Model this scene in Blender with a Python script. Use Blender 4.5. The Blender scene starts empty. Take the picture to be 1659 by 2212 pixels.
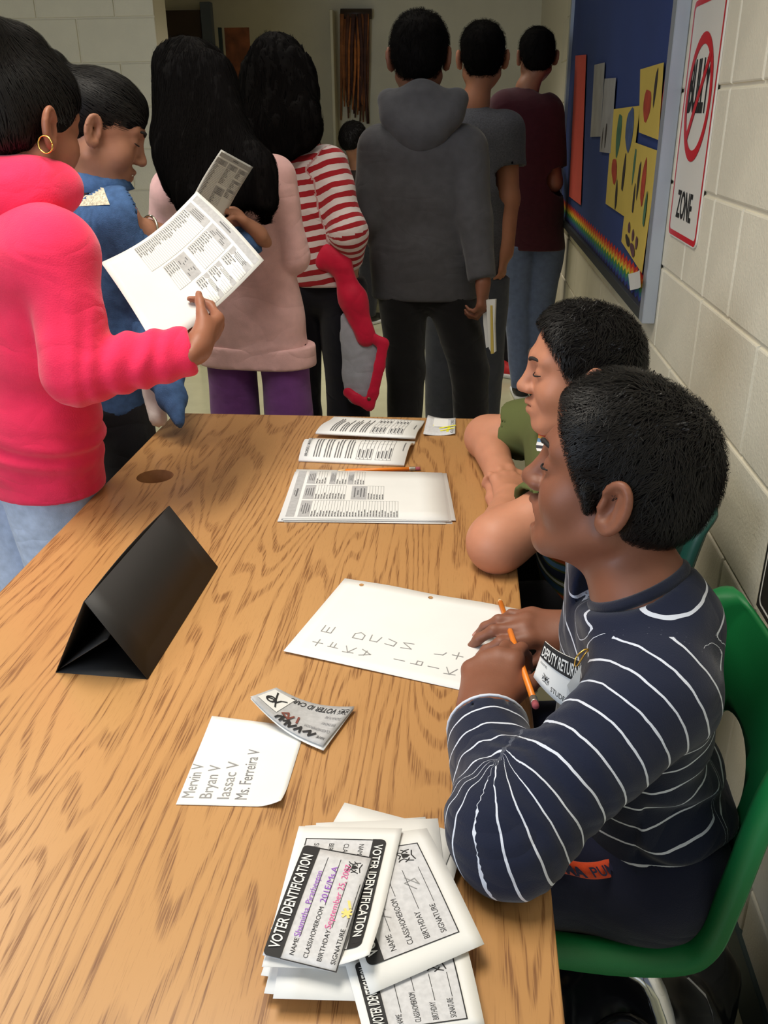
import bpy, bmesh, math, random
import numpy as np
from mathutils import Vector, Matrix
random.seed(7); RNG = np.random.default_rng(7)
SC = bpy.context.scene
COL = SC.collection
# ------------------------------------------------------------------ camera
IW, IH, FPX = 1659.0, 2212.0, 1912.0
CX, CY = IW/2, IH/2
def _axes(vx, vy, roll):
    Y = np.array([vx-CX, -(vy-CY), -FPX]); Y /= np.linalg.norm(Y)
    hx = np.array([math.cos(roll), -math.sin(roll), 0])
    Z = np.cross(hx, Y); Z /= np.linalg.norm(Z)
    if Z[1] < 0: Z = -Z
    return np.array([np.cross(Y, Z), Y, Z])
RC = _axes(1014, 243, -.01)            # rows: world axes in camera space
CAM = np.array([0, 0, 1.38])
def ray(px, py): return RC @ np.array([(px-CX)/FPX, -(py-CY)/FPX, -1.0])
def pz(px, py, z): d = ray(px, py); return CAM + d*((z-CAM[2])/d[2])
def py_(px, py, y): d = ray(px, py); return CAM + d*((y-CAM[1])/d[1])
def px_(px, py, x): d = ray(px, py); return CAM + d*((x-CAM[0])/d[0])
def pd(px, py, t): return CAM + ray(px, py)*t
cam = bpy.data.objects.new('camera', bpy.data.cameras.new('camera'))
COL.objects.link(cam)
cam.data.sensor_fit = 'VERTICAL'; cam.data.sensor_height = 24.0
cam.data.lens = 24.0*FPX/IH; cam.data.clip_start = .02
M4 = Matrix.Identity(4)
for i in range(3):
    for j in range(3): M4[i][j] = RC[i][j]
    M4[i][3] = CAM[i]
cam.matrix_world = M4
SC.camera = cam
# ------------------------------------------------------------------ light
SC.view_settings.view_transform = 'Standard'; SC.view_settings.look = 'None'
SC.view_settings.gamma = 1.0; SC.view_settings.use_curve_mapping = False
SC.view_settings.exposure = 0.0
wd = bpy.data.worlds.new('world'); SC.world = wd; wd.use_nodes = True
wd.node_tree.nodes['Background'].inputs[0].default_value = (.72, .82, 1.0, 1)
wd.node_tree.nodes['Background'].inputs[1].default_value = .17
def area(name, loc, target, sx, sy, watts, col, spread=180):
    l = bpy.data.lights.new(name, 'AREA'); l.shape = 'RECTANGLE'; l.size = sx; l.size_y = sy
    l.energy = watts; l.color = col; l.spread = math.radians(spread)
    o = bpy.data.objects.new(name, l); COL.objects.link(o); o.location = loc
    o.rotation_euler = (Vector(target)-Vector(loc)).to_track_quat('-Z', 'Y').to_euler()
    return o
WARM = (1.0, .93, .82); COOL = (.74, .85, 1.0)
area('ceiling_troffer', (-.55, .95, 2.66), (-.55, .95, 0), .6, 1.2, 21, WARM, 118)
area('ceiling_troffer', (-1.7, 1.9, 2.66), (-1.7, 1.9, 0), .6, 1.2, 15, WARM, 118)
area('ceiling_troffer', (-.55, 3.1, 2.66), (-.55, 3.1, 0), .6, 1.2, 4, WARM, 105)
area('ceiling_troffer', (-.6, 5.1, 2.66), (-.6, 5.1, 0), .6, 1.2, 17, WARM, 90)
area('window_light', (-2.6, -1.6, 1.75), (-.2, 1.4, .9), 2.2, 1.3, 44, COOL, 140)
# ------------------------------------------------------------------ helpers
def lin(c):
    c = np.array(c, float)/255.0
    return tuple(np.where(c <= .04045, c/12.92, ((c+.055)/1.055)**2.4))
MATS = {}
def mat(name, rgb, rough=.6, metal=0., spec=.5, var=0., vscale=30., bump=0., bscale=200., sheen=0., coat=0., sss=0., trans=None):
    """plain procedural surface: sRGB colour, soft noise variation and fine bump"""
    if name in MATS: return MATS[name]
    m = bpy.data.materials.new(name); m.use_nodes = True; nt = m.node_tree
    b = nt.nodes['Principled BSDF']; r, g, bl = lin(rgb)
    b.inputs['Base Color'].default_value = (r, g, bl, 1); b.inputs['Roughness'].default_value = rough
    b.inputs['Metallic'].default_value = metal; b.inputs['Specular IOR Level'].default_value = spec
    b.inputs['Sheen Weight'].default_value = sheen; b.inputs['Coat Weight'].default_value = coat
    if sss:
        b.inputs['Subsurface Weight'].default_value = sss; b.inputs['Subsurface Radius'].default_value = (1, .35, .2)
        b.inputs['Subsurface Scale'].default_value = .006
    tc = nt.nodes.new('ShaderNodeTexCoord')
    if var:
        n = nt.nodes.new('ShaderNodeTexNoise'); n.inputs['Scale'].default_value = vscale; n.inputs['Detail'].default_value = 4
        nt.links.new(tc.outputs['Object'], n.inputs['Vector'])
        mp = nt.nodes.new('ShaderNodeMapRange'); mp.inputs['From Min'].default_value = .3; mp.inputs['From Max'].default_value = .7
        mp.inputs['To Min'].default_value = 1-var; mp.inputs['To Max'].default_value = 1+var
        nt.links.new(n.outputs['Fac'], mp.inputs['Value'])
        mx = nt.nodes.new('ShaderNodeVectorMath'); mx.operation = 'SCALE'; mx.inputs[0].default_value = (r, g, bl)
        nt.links.new(mp.outputs[0], mx.inputs['Scale']); nt.links.new(mx.outputs[0], b.inputs['Base Color'])
    if bump:
        n = nt.nodes.new('ShaderNodeTexNoise'); n.inputs['Scale'].default_value = bscale; n.inputs['Detail'].default_value = 3
        nt.links.new(tc.outputs['Object'], n.inputs['Vector'])
        bp = nt.nodes.new('ShaderNodeBump'); bp.inputs['Strength'].default_value = bump; bp.inputs['Distance'].default_value = .002
        nt.links.new(n.outputs['Fac'], bp.inputs['Height']); nt.links.new(bp.outputs[0], b.inputs['Normal'])
    MATS[name] = m; return m
def tag(o, label=None, cat=None, group=None, kind=None):
    if label: o['label'] = label
    if cat: o['category'] = cat
    if group: o['group'] = group
    if kind: o['kind'] = kind
    return o
def empty(name, loc=(0, 0, 0)):
    o = bpy.data.objects.new(name, None); o.empty_display_size = .05; COL.objects.link(o); o.location = loc; return o
def mesh_np(name, V, F, material=None, parent=None, smooth=True):
    """V (n,3), F (m,k) constant-size polygons"""
    V = np.asarray(V, np.float32); F = np.asarray(F, np.int32)
    me = bpy.data.meshes.new(name); k = F.shape[1]
    me.vertices.add(len(V)); me.vertices.foreach_set('co', V.ravel())
    me.loops.add(F.size); me.loops.foreach_set('vertex_index', F.ravel())
    me.polygons.add(len(F)); me.polygons.foreach_set('loop_start', np.arange(0, F.size, k, dtype=np.int32))
    me.update(calc_edges=True); me.validate()
    if smooth: me.polygons.foreach_set('use_smooth', np.ones(len(me.polygons), bool))
    return link(name, me, material, parent)
def link(name, me, material=None, parent=None):
    o = bpy.data.objects.new(name, me); COL.objects.link(o)
    if material and not me.materials: me.materials.append(material)
    if parent: o.parent = parent; o.matrix_parent_inverse = parent.matrix_world.inverted() if parent.type != 'EMPTY' else Matrix.Translation(-parent.location)
    return o
def mesh_py(name, V, F, material=None, parent=None, smooth=False):
    me = bpy.data.meshes.new(name); me.from_pydata([tuple(map(float, v)) for v in V], [], F); me.update()
    if smooth: me.polygons.foreach_set('use_smooth', np.ones(len(me.polygons), bool))
    return link(name, me, material, parent)
def bm_obj(name, bm, material=None, parent=None, smooth=False):
    me = bpy.data.meshes.new(name); bm.to_mesh(me); bm.free()
    if smooth: me.polygons.foreach_set('use_smooth', np.ones(len(me.polygons), bool))
    return link(name, me, material, parent)
def box(name, lo, hi, material=None, parent=None, bevel=0., seg=1):
    bm = bmesh.new(); bmesh.ops.create_cube(bm, size=1)
    lo = np.array(lo); hi = np.array(hi); c = (lo+hi)/2; s = hi-lo
    for v in bm.verts: v.co = Vector(c+np.array(v.co)*s)
    if bevel: bmesh.ops.bevel(bm, geom=list(bm.edges), offset=bevel, segments=seg, affect='EDGES', profile=.5)
    return bm_obj(name, bm, material, parent)
def tube_arrays(pts, r, n=10, cap=True):
    pts = np.asarray(pts, float); m = len(pts); r = np.broadcast_to(np.asarray(r, float), (m,))
    T = np.gradient(pts, axis=0); T /= np.linalg.norm(T, axis=1)[:, None]+1e-12
    a = np.array([0, 0, 1.]) if abs(T[0][2]) < .9 else np.array([1., 0, 0])
    N = np.cross(T[0], a); N /= np.linalg.norm(N); V = []
    for i in range(m):
        N = N-T[i]*(N@T[i]); N /= np.linalg.norm(N); B = np.cross(T[i], N)
        for k in range(n):
            t = 2*math.pi*k/n; V.append(pts[i]+r[i]*(math.cos(t)*N+math.sin(t)*B))
    F = [[i*n+k, i*n+(k+1) % n, (i+1)*n+(k+1) % n, (i+1)*n+k] for i in range(m-1) for k in range(n)]
    if cap: F += [list(range(n))[::-1], list(range((m-1)*n, m*n))]
    return V, F
def tube(name, pts, r, material=None, parent=None, n=10, cap=True):
    V, F = tube_arrays(pts, r, n, cap); return mesh_py(name, V, F, material, parent, True)
def spline(pts, n=40):
    """Catmull-Rom through pts"""
    P = np.asarray(pts, float); P = np.vstack([2*P[0]-P[1], P, 2*P[-1]-P[-2]]); out = []
    m = len(P)-3
    for i in range(n):
        x = i/(n-1)*m; k = min(int(x), m-1); t = x-k; a, b, c, d = P[k:k+4]
        out.append(.5*((2*b)+(-a+c)*t+(2*a-5*b+4*c-d)*t*t+(-a+3*b-3*c+d)*t**3))
    return np.array(out)
def apply_mods(o):
    dg = bpy.context.evaluated_depsgraph_get(); dg.update(); me = bpy.data.meshes.new_from_object(o.evaluated_get(dg))
    o.modifiers.clear(); o.data = me; return o
def boolean_cut(o, cutter):
    md = o.modifiers.new('cut', 'BOOLEAN'); md.object = cutter; md.operation = 'DIFFERENCE'; md.solver = 'EXACT'
    apply_mods(o); bpy.data.objects.remove(cutter); return o
def unit(v): v = np.asarray(v, float); return v/np.linalg.norm(v)
# ------------------------------------------------------------------ implicit surface modeller (bodies, clothes, hair)
def _hash(i, j, k, seed):
    n = (i*73856093) ^ (j*19349663) ^ (k*83492791) ^ (seed*2654435761)
    n = (n ^ (n >> 13))*1274126177
    return ((n ^ (n >> 16)) & 0xffff).astype(np.float32)/32767.5-1
def noise3(P, freq, seed=0):
    Q = P*np.asarray(freq, np.float32); I = np.floor(Q).astype(np.int64); f = (Q-I).astype(np.float32); f = f*f*(3-2*f)
    x, y, z = I[..., 0], I[..., 1], I[..., 2]; out = 0
    for a in (0, 1):
        wx = f[..., 0] if a else 1-f[..., 0]
        for b in (0, 1):
            wy = f[..., 1] if b else 1-f[..., 1]
            for c in (0, 1):
                wz = f[..., 2] if c else 1-f[..., 2]
                out = out+wx*wy*wz*_hash(x+a, y+b, z+c, seed)
    return out
def smin(a, b, k): h = np.maximum(k-np.abs(a-b), 0)/k; return np.minimum(a, b)-h*h*k*.25
def smax(a, b, k): return -smin(-a, -b, k)
class Sdf:
    def __init__(s): s.p = []; s.disp = None
    def cap(s, a, b, ra, rb=None, k=.02, flat=None, op='u', tag=0, u0=0., uax=None, uo=None):
        a = np.array(a, np.float32); b = np.array(b, np.float32); rb = ra if rb is None else rb
        if flat is not None: flat = (unit(flat[0]).astype(np.float32), float(flat[1]))
        d = b-a; L = float(d@d)+1e-9; R = max(ra, rb)*(max(1, flat[1]) if flat else 1)
        def fn(P):
            q = P-a
            if flat: 
                n, fl = flat; dd = d-n*(d@n)+n*((d@n)/fl); q = q+(q@n)[..., None]*n*(1/fl-1); LL = float(dd@dd)+1e-9
            else: dd, LL = d, L
            t = np.clip(q@dd/LL, 0, 1); q = q-t[..., None]*dd
            r = np.sqrt(np.einsum('...i,...i', q, q))-(ra+(rb-ra)*t)
            return r*(.85 if flat else 1)
        ax = d/math.sqrt(L) if uax is None else np.array(uax, np.float32); o = a if uo is None else np.array(uo, np.float32)
        s.p.append((fn, np.minimum(a, b)-R, np.maximum(a, b)+R, k, op, tag, (o, ax, u0, math.sqrt(L), a, d/math.sqrt(L)))); return s
    def ell(s, c, r, R=None, k=.02, op='u', tag=0, uax=(0, 0, 1), uo=None, u0=0.):
        c = np.array(c, np.float32); r = np.array(r, np.float32); R = np.eye(3, dtype=np.float32) if R is None else np.asarray(R, np.float32)
        def fn(P):
            q = (P-c)@R; a = q/r; k0 = np.sqrt(np.einsum('...i,...i', a, a)); b = a/r
            k1 = np.sqrt(np.einsum('...i,...i', b, b))+1e-9; return k0*(k0-1)/k1
        m = float(r.max())
        s.p.append((fn, c-m, c+m, k, op, tag, (c if uo is None else np.array(uo, np.float32), np.array(uax, np.float32), u0))); return s
    def cut(s, pt, n, c, rad, k=.006):
        """remove the half space on the +n side of pt inside a ball"""
        pt = np.array(pt, np.float32); n = unit(n).astype(np.float32); c = np.array(c, np.float32)
        def fn(P): q = P-c; return np.maximum(-((P-pt)@n), np.sqrt(np.einsum('...i,...i', q, q))-rad)
        s.p.append((fn, c-rad, c+rad, k, 's', 0, None)); return s
    def eval(s, P, lo=None, hi=None):
        """P (B,n,3); lo/hi (B,3) brick bounds for culling"""
        f = np.full(P.shape[:-1], 1.0, np.float32)
        for fn, a, b, k, op, tg, u in s.p:
            if lo is not None:
                mg = k+.03
                sel = np.nonzero(np.all((hi > a-mg) & (lo < b+mg), axis=1))[0]
                if not len(sel): continue
                d = fn(P[sel]); f0 = f[sel]
                f[sel] = smin(f0, d, k) if op == 'u' else smax(f0, -d, k)
            else:
                d = fn(P); f = smin(f, d, k) if op == 'u' else smax(f, -d, k)
        if s.disp is not None: f = f+s.disp(P)
        return f
    def bounds(s):
        lo = np.min([q[1] for q in s.p if q[4] == 'u'], axis=0); hi = np.max([q[2] for q in s.p if q[4] == 'u'], axis=0); return lo, hi
    def mesh(s, h, margin=.012):
        n = 8; lo, hi = s.bounds(); lo = lo-margin-h; hi = hi+margin+h; bs = n*h
        nb = np.ceil((hi-lo)/bs).astype(int)+1
        g = np.stack(np.meshgrid(*[np.arange(m) for m in nb], indexing='ij'), -1).reshape(-1, 3)
        ctr = (lo+(g+.5)*bs).astype(np.float32)
        blo = ctr-bs/2; bhi = ctr+bs/2
        f = s.eval(ctr[:, None, :], blo, bhi)[:, 0]
        g = g[np.abs(f) < bs*.87*1.35+.012]
        off = np.stack(np.meshgrid(*[np.arange(n+1)]*3, indexing='ij'), -1).reshape(-1, 3)
        Vs, Is = [], []; keep = []
        for i in range(0, len(g), 1500):
            gg = g[i:i+1500]; pts = (lo+(gg[:, None, :]*n+off[None])*h).astype(np.float32)
            v = s.eval(pts, (lo+gg*bs).astype(np.float32), (lo+(gg+1)*bs).astype(np.float32))
            ok = (v.min(1) < 0) & (v.max(1) > 0); keep.append(gg[ok]); Vs.append(v[ok])
        g = np.concatenate(keep); v = np.concatenate(Vs).reshape(-1, n+1, n+1, n+1)
        ins = v < 0; B = len(g)
        cn = [(a, b, c) for a in (0, 1) for b in (0, 1) for c in (0, 1)]
        cnt = sum(ins[:, a:a+n, b:b+n, c:c+n].astype(np.int8) for a, b, c in cn)
        bb, ii, jj, kk = np.nonzero((cnt > 0) & (cnt < 8))
        cv = np.stack([v[bb, ii+a, jj+b, kk+c] for a, b, c in cn], 1); cp = np.array(cn, np.float32)
        acc = np.zeros((len(bb), 3), np.float32); num = np.zeros(len(bb), np.float32)
        for x in range(8):
            for y in range(x+1, 8):
                if np.abs(cp[x]-cp[y]).sum() != 1: continue
                cr = (cv[:, x] < 0) != (cv[:, y] < 0); t = cv[:, x]/(cv[:, x]-cv[:, y]+1e-12)
                p = cp[x]+np.clip(t, 0, 1)[:, None]*(cp[y]-cp[x]); acc += np.where(cr[:, None], p, 0); num += cr
        cell = g[bb]*n+np.stack([ii, jj, kk], 1)
        verts = lo+(cell+acc/num[:, None])*h
        N = (nb*n+2).astype(np.int64); cid = lambda c: ((c[..., 0]+1)*N[1]+(c[..., 1]+1))*N[2]+(c[..., 2]+1)
        ids = cid(cell.astype(np.int64)); order = np.argsort(ids); ids = ids[order]; verts = verts[order]
        faces = []
        for ax in range(3):
            e = [0, 0, 0]; e[ax] = 1
            s0 = ins[:, :n, :n, :n]; s1 = ins[:, e[0]:n+e[0], e[1]:n+e[1], e[2]:n+e[2]]
            b_, i_, j_, k_ = np.nonzero(s0 != s1); base = (g[b_]*n+np.stack([i_, j_, k_], 1)).astype(np.int64)
            o1 = np.zeros(3, np.int64); o2 = np.zeros(3, np.int64); o1[(ax+1) % 3] = 1; o2[(ax+2) % 3] = 1
            q = np.stack([cid(base-o1-o2), cid(base-o2), cid(base), cid(base-o1)], 1)
            w = np.searchsorted(ids, q); w = np.clip(w, 0, len(ids)-1); good = np.all(ids[w] == q, axis=1)
            flip = ~s0[b_, i_, j_, k_]; w = np.where(flip[:, None], w[:, ::-1], w); faces.append(w[good])
        F = np.concatenate(faces)
        return verts.astype(np.float32), F
    def uval(s, V):
        best = np.full(len(V), 9.0, np.float32); u = np.zeros(len(V), np.float32); tg = np.zeros(len(V), np.int32)
        for fn, a, b, k, op, t, uu in s.p:
            if op != 'u': continue
            o, ax, u0 = uu[:3]; L_ = uu[3] if len(uu) > 3 else None
            d = fn(V)
            if L_: tt = (V-uu[4])@uu[5]; d = d+.6*(np.maximum(tt-L_, 0)+np.maximum(-tt, 0))
            m = d < best; u = np.where(m, u0+(V-o)@ax, u); tg = np.where(m, t, tg); best = np.where(m, d, best)
        return u, tg
    def grad(s, P, e=.002):
        g = np.stack([s.eval(P+np.array(d, np.float32)*e)-s.eval(P-np.array(d, np.float32)*e) for d in ((1, 0, 0), (0, 1, 0), (0, 0, 1))], -1)
        return g/(np.linalg.norm(g, axis=-1, keepdims=True)+1e-9)
    def obj(s, name, h, material, parent=None, u=False, smooth_it=1, ufix=None):
        V, F = s.mesh(h)
        for _ in range(smooth_it):
            acc = np.zeros_like(V); c = np.zeros(len(V), np.float32)
            for a, b in ((0, 1), (1, 2), (2, 3), (3, 0)):
                for x, y in ((a, b), (b, a)):
                    for d in range(3): acc[:, d] += np.bincount(F[:, x], V[F[:, y], d], len(V))
                    c += np.bincount(F[:, x], minlength=len(V))
            V = V+.5*(acc/np.maximum(c, 1)[:, None]-V)
        o = mesh_np(name, V, F, material, parent)
        if u:
            uu, tg = s.uval(V)
            if ufix: uu = ufix(V, uu, tg)
            nb = np.zeros(len(V), bool)
            E_ = np.concatenate([F[:, [0, 1]], F[:, [1, 2]], F[:, [2, 3]], F[:, [3, 0]]]); E_ = np.concatenate([E_, E_[:, ::-1]])
            df = tg[E_[:, 0]] != tg[E_[:, 1]]; nb[E_[df & ((tg[E_[:, 0]] == 7) | (tg[E_[:, 1]] == 7)), 0]] = True
            Es = E_[~df]; cn = np.maximum(np.bincount(Es[:, 0], minlength=len(V)), 1)
            for _ in range(4): uu = .4*uu+.6*np.bincount(Es[:, 0], uu[Es[:, 1]], len(V))/cn
            sm = o.data.attributes.new('seam', 'FLOAT', 'POINT')
            if len(o.data.vertices) == len(uu): sm.data.foreach_set('value', nb.astype(np.float32))
            at = o.data.attributes.new('u', 'FLOAT', 'POINT')
            if len(o.data.vertices) == len(uu): at.data.foreach_set('value', uu.astype(np.float32))
        return o
def ribbons(name, paths, widths, nrm, material, parent):
    """paths (n,m,3): thin hair ribbons; nrm (n,m,3) surface normals"""
    n, m, _ = paths.shape; T = np.gradient(paths, axis=1); S = np.cross(T, nrm); S /= np.linalg.norm(S, axis=-1, keepdims=True)+1e-9
    w = widths[:, None, None]*np.linspace(1, .25, m)[None, :, None]
    V = np.stack([paths-S*w, paths+S*w], 2).reshape(-1, 3)
    b = (np.arange(n)*m*2)[:, None]; i = np.arange(m-1)[None]*2
    F = np.stack([b+i, b+i+1, b+i+3, b+i+2], -1).reshape(-1, 4)
    return mesh_np(name, V, F, material, parent)
def grow(sdf, roots, flow, steps, dl, lift, jit=.25, seed=0, wav=0.):
    """strand paths that follow flow(p)->dir along the surface of sdf"""
    rg = np.random.default_rng(seed); P = roots.astype(np.float32); out = [P]; ns = []; J = rg.normal(0, jit, P.shape).astype(np.float32)
    dl = dl*rg.uniform(.7, 1.3, (len(P), 1)).astype(np.float32)
    for i in range(steps):
        g = sdf.grad(P); f = sdf.eval(P)[..., None]; ns.append(g)
        d = flow(P)+J+(wav*noise3(P, 60, seed+3)[..., None] if wav else 0); d = d-g*np.sum(d*g, -1, keepdims=True); d /= np.linalg.norm(d, axis=-1, keepdims=True)+1e-9
        P = P+d*dl; L = lift*(i+1)/steps; g2 = g; P = P-g2*(sdf.eval(P)[..., None]-L); out.append(P.astype(np.float32))
    ns.append(sdf.grad(P)); return np.stack(out, 1), np.stack(ns, 1)
# ------------------------------------------------------------------ the room
def wood_mat():
    m = bpy.data.materials.new('oak_laminate'); m.use_nodes = True; nt = m.node_tree; L = nt.links.new; N = nt.nodes.new
    b = nt.nodes['Principled BSDF']; b.inputs['Roughness'].default_value = .34; b.inputs['Specular IOR Level'].default_value = .45
    tc = N('ShaderNodeTexCoord')
    def mapped(s): 
        mp = N('ShaderNodeMapping'); mp.inputs['Scale'].default_value = s; L(tc.outputs['Object'], mp.inputs['Vector']); return mp.outputs[0]
    def noise(s, det=3, rough=.5, dist=0.):
        n = N('ShaderNodeTexNoise'); n.inputs['Scale'].default_value = 1; n.inputs['Detail'].default_value = det; n.inputs['Roughness'].default_value = rough
        n.inputs['Distortion'].default_value = dist; L(mapped(s), n.inputs['Vector']); return n.outputs['Fac']
    def mth(op, a, b_=None):
        n = N('ShaderNodeMath'); n.operation = op
        for i, x in enumerate((a, b_)):
            if x is None: continue
            if isinstance(x, (int, float)): n.inputs[i].default_value = x
            else: L(x, n.inputs[i])
        return n.outputs[0]
    def rng(x, a, b_, c, d):
        n = N('ShaderNodeMapRange'); n.interpolation_type = 'SMOOTHSTEP'
        for i, v in zip(('From Min', 'From Max', 'To Min', 'To Max'), (a, b_, c, d)): n.inputs[i].default_value = v
        L(x, n.inputs['Value']); return n.outputs[0]
    field = noise((7.0, .85, 1), 2, .45, .35)                         # growth-ring field: its contours are the cathedrals
    jag = noise((90, 9, 1), 2)
    ph = mth('ADD', mth('MULTIPLY', field, 165.0), mth('MULTIPLY', jag, 3.2))
    band = rng(mth('SINE', ph), .05, .95, 0., 1.)
    pore = rng(noise((620, 15, 1), 2, .6), .47, .60, 0., 1.)
    fine = rng(noise((1400, 60, 1), 1), .5, .7, 0., 1.)
    streak = mth('MULTIPLY', band, mth('ADD', mth('MULTIPLY', pore, .75), .25))
    streak = mth('ADD', mth('MULTIPLY', streak, .8), mth('MULTIPLY', mth('MULTIPLY', pore, fine), .25))
    broad = rng(noise((3.0, .5, 1), 2), .3, .7, 0., 1.)
    def mix(f, a, c):
        n = N('ShaderNodeMix'); n.data_type = 'RGBA'; L(f, n.inputs[0])
        for i, x in ((6, a), (7, c)):
            if isinstance(x, tuple): n.inputs[i].default_value = (*lin(x), 1)
            else: L(x, n.inputs[i])
        return n.outputs[2]
    base = mix(broad, (186, 141, 90), (172, 126, 76))
    col = mix(streak, base, (118, 76, 40))
    L(col, b.inputs['Base Color'])
    rr = rng(streak, 0, 1, .30, .42); L(rr, b.inputs['Roughness'])
    return m
M_WOOD = wood_mat()
M_WALL = mat('painted_block', (222, 215, 194), .55, var=.05, vscale=6, bump=.55, bscale=160)
M_WALLP = mat('painted_wall', (206, 199, 176), .6, var=.04, vscale=5, bump=.3, bscale=120)
M_JOINT = mat('block_mortar', (228, 220, 198), .6)
M_FLOOR = mat('vinyl_floor', (186, 183, 152), .22, var=.05, vscale=9, spec=.5)
M_BASE = mat('rubber_baseboard', (52, 66, 66), .5)
M_BLACKCARD = mat('black_cardstock', (26, 24, 23), .62, var=.06, vscale=8)
M_PAPER = mat('white_paper', (224, 224, 221), .75, var=.015, vscale=20)
M_INK = mat('black_ink', (28, 27, 28), .7)
M_GREYINK = mat('grey_print', (172, 172, 173), .75, var=.10, vscale=160)
M_LIGHTGREY = mat('light_grey_print', (200, 200, 202), .75, var=.09, vscale=220)
M_LINE = mat('thin_grey_line', (120, 120, 122), .75)
M_PENCILMARK = mat('pencil_mark', (138, 138, 138), .6)
M_CHROME = mat('chrome', (225, 225, 228), .12, metal=1.)

WX = .5                                   # face of the right wall
def structure(o): o['kind'] = 'structure'; return o
structure(box('floor', (-4.2, -2.6, -.06), (WX+.25, 7.8, 0), M_FLOOR))
structure(box('ceiling', (-4.2, -2.6, 2.72), (WX+.25, 7.8, 2.8), mat('ceiling_tile', (205, 203, 196), .9, bump=.3, bscale=90)))
structure(box('wall_left', (-4.2, -2.6, 0), (-4.1, 7.8, 2.72), M_WALLP))
wr = structure(box('wall_right', (WX+.006, -2.6, 0), (WX+.2, 7.8, 2.72), M_JOINT))
wb = structure(box('wall_back', (-4.1, 7.5, 0), (WX+.006, 7.7, 2.72), M_WALLP))
# block-work: running bond either side of a control joint
BH = .2032; J0 = 1.945
blk_cache = {}
def block(length, parent, loc, axis='y', depth=.02, name='block'):
    key = (round(length, 4), axis)
    if key not in blk_cache:
        g = .0035; bm = bmesh.new(); bmesh.ops.create_cube(bm, size=1)
        s = (depth, length-2*g, BH-2*g) if axis == 'y' else (length-2*g, depth, BH-2*g)
        for v in bm.verts: v.co = Vector((v.co.x*s[0], v.co.y*s[1], v.co.z*s[2]))
        fe = [e for e in bm.edges if (all(v.co.x < 0 for v in e.verts) if axis == 'y' else all(v.co.y < 0 for v in e.verts))]
        bmesh.ops.bevel(bm, geom=fe, offset=.004, segments=2, affect='EDGES', profile=.5)
        me = bpy.data.meshes.new(name); bm.to_mesh(me); bm.free(); me.materials.append(M_WALL); blk_cache[key] = me
    o = bpy.data.objects.new(name, blk_cache[key]); COL.objects.link(o); o.parent = parent; o.location = loc; return o
for c in range(10):
    z = (c+.5)*BH; half = c % 2 == 1
    for sgn, end in ((1, 5.3), (-1, .55)):
        y = J0; first = True
        while (y-end)*sgn < 0:
            ln = BH if (half and first) else 2*BH
            first = False; block(ln, wr, (WX+.01, y+sgn*ln/2, z)); y += sgn*ln
structure(box('baseboard_right', (WX-.008, -2.4, 0), (WX+.004, 7.5, .102), M_BASE, bevel=.002))
# partition with block-work at the back left, where the corridor begins
PXE = float(py_(351, 200, 4.9)[0])
wp = structure(box('wall_partition', (-4.1, 4.907, 0), (PXE-.004, 5.1, 2.72), M_JOINT))
for c in range(3, 10):
    x = PXE-(BH if c % 2 else 0)
    if c % 2: block(BH, wp, (PXE-BH/2, 4.91, (c+.5)*BH), 'x')
    while x > -3.0: block(2*BH, wp, (x-BH, 4.91, (c+.5)*BH), 'x'); x -= 2*BH

# ------------------------------------------------------------------ back of the corridor
def quad_on_y(pix, Y): return [py_(a, b, Y) for a, b in pix]
def yrect(name, p0, p1, Y, dep, m, parent=None, bevel=.0):
    """box whose front face on plane Y spans pixel corners p0 (top-left) p1 (bottom-right)"""
    a = py_(*p0, Y); b = py_(*p1, Y)
    return box(name, (a[0], Y, b[2]), (b[0], Y+dep, a[2]), m, parent, bevel)
M_DOORW = mat('dark_brown_door', (62, 46, 36), .5, var=.12, vscale=5)
M_FRAMEB = mat('blue_grey_frame', (92, 100, 112), .5)
d1 = structure(empty('door_1', (-1.9, 7.42, 0)))
a = py_(352, 40, 7.4); b = py_(452, 300, 7.4)
box('door_leaf', (a[0], 7.44, .01), (b[0], 7.49, 2.1), M_DOORW, d1, .004)
box('door_frame', (b[0]+.005, 7.42, 0), (b[0]+.085, 7.495, 2.15), M_FRAMEB, d1, .004)
tube('door_handle', [(b[0]-.08, 7.43, 1.0), (b[0]-.08, 7.39, 1.0), (b[0]-.19, 7.39, 1.0)], .011, M_CHROME, d1)
# picture easel by the door
ez = tag(empty('chart_easel', tuple(py_(512, 560, 6.9)*[1, 1, 0])), 'dark easel holding an orange-brown poster beside the far door', 'easel')
M_TEAL = mat('dark_teal_tray', (36, 50, 54), .5); M_BLK = mat('black_steel', (22, 22, 24), .4)
YE = 6.9
yrect('poster_panel', (484, 60), (546, 198), YE, .012, mat('orange_brown_poster', (128, 72, 44), .7, var=.5, vscale=9), ez)
yrect('frame_post', (477, 60), (484, 232), YE-.005, .02, M_TEAL, ez, .002)
yrect('tray', (477, 198), (556, 230), YE-.05, .07, M_TEAL, ez, .004)
for q in (503, 523):
    t_ = py_(q, 228, YE); tube('leg', [t_, (t_[0], YE, .0)], .012, M_BLK, ez)
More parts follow.
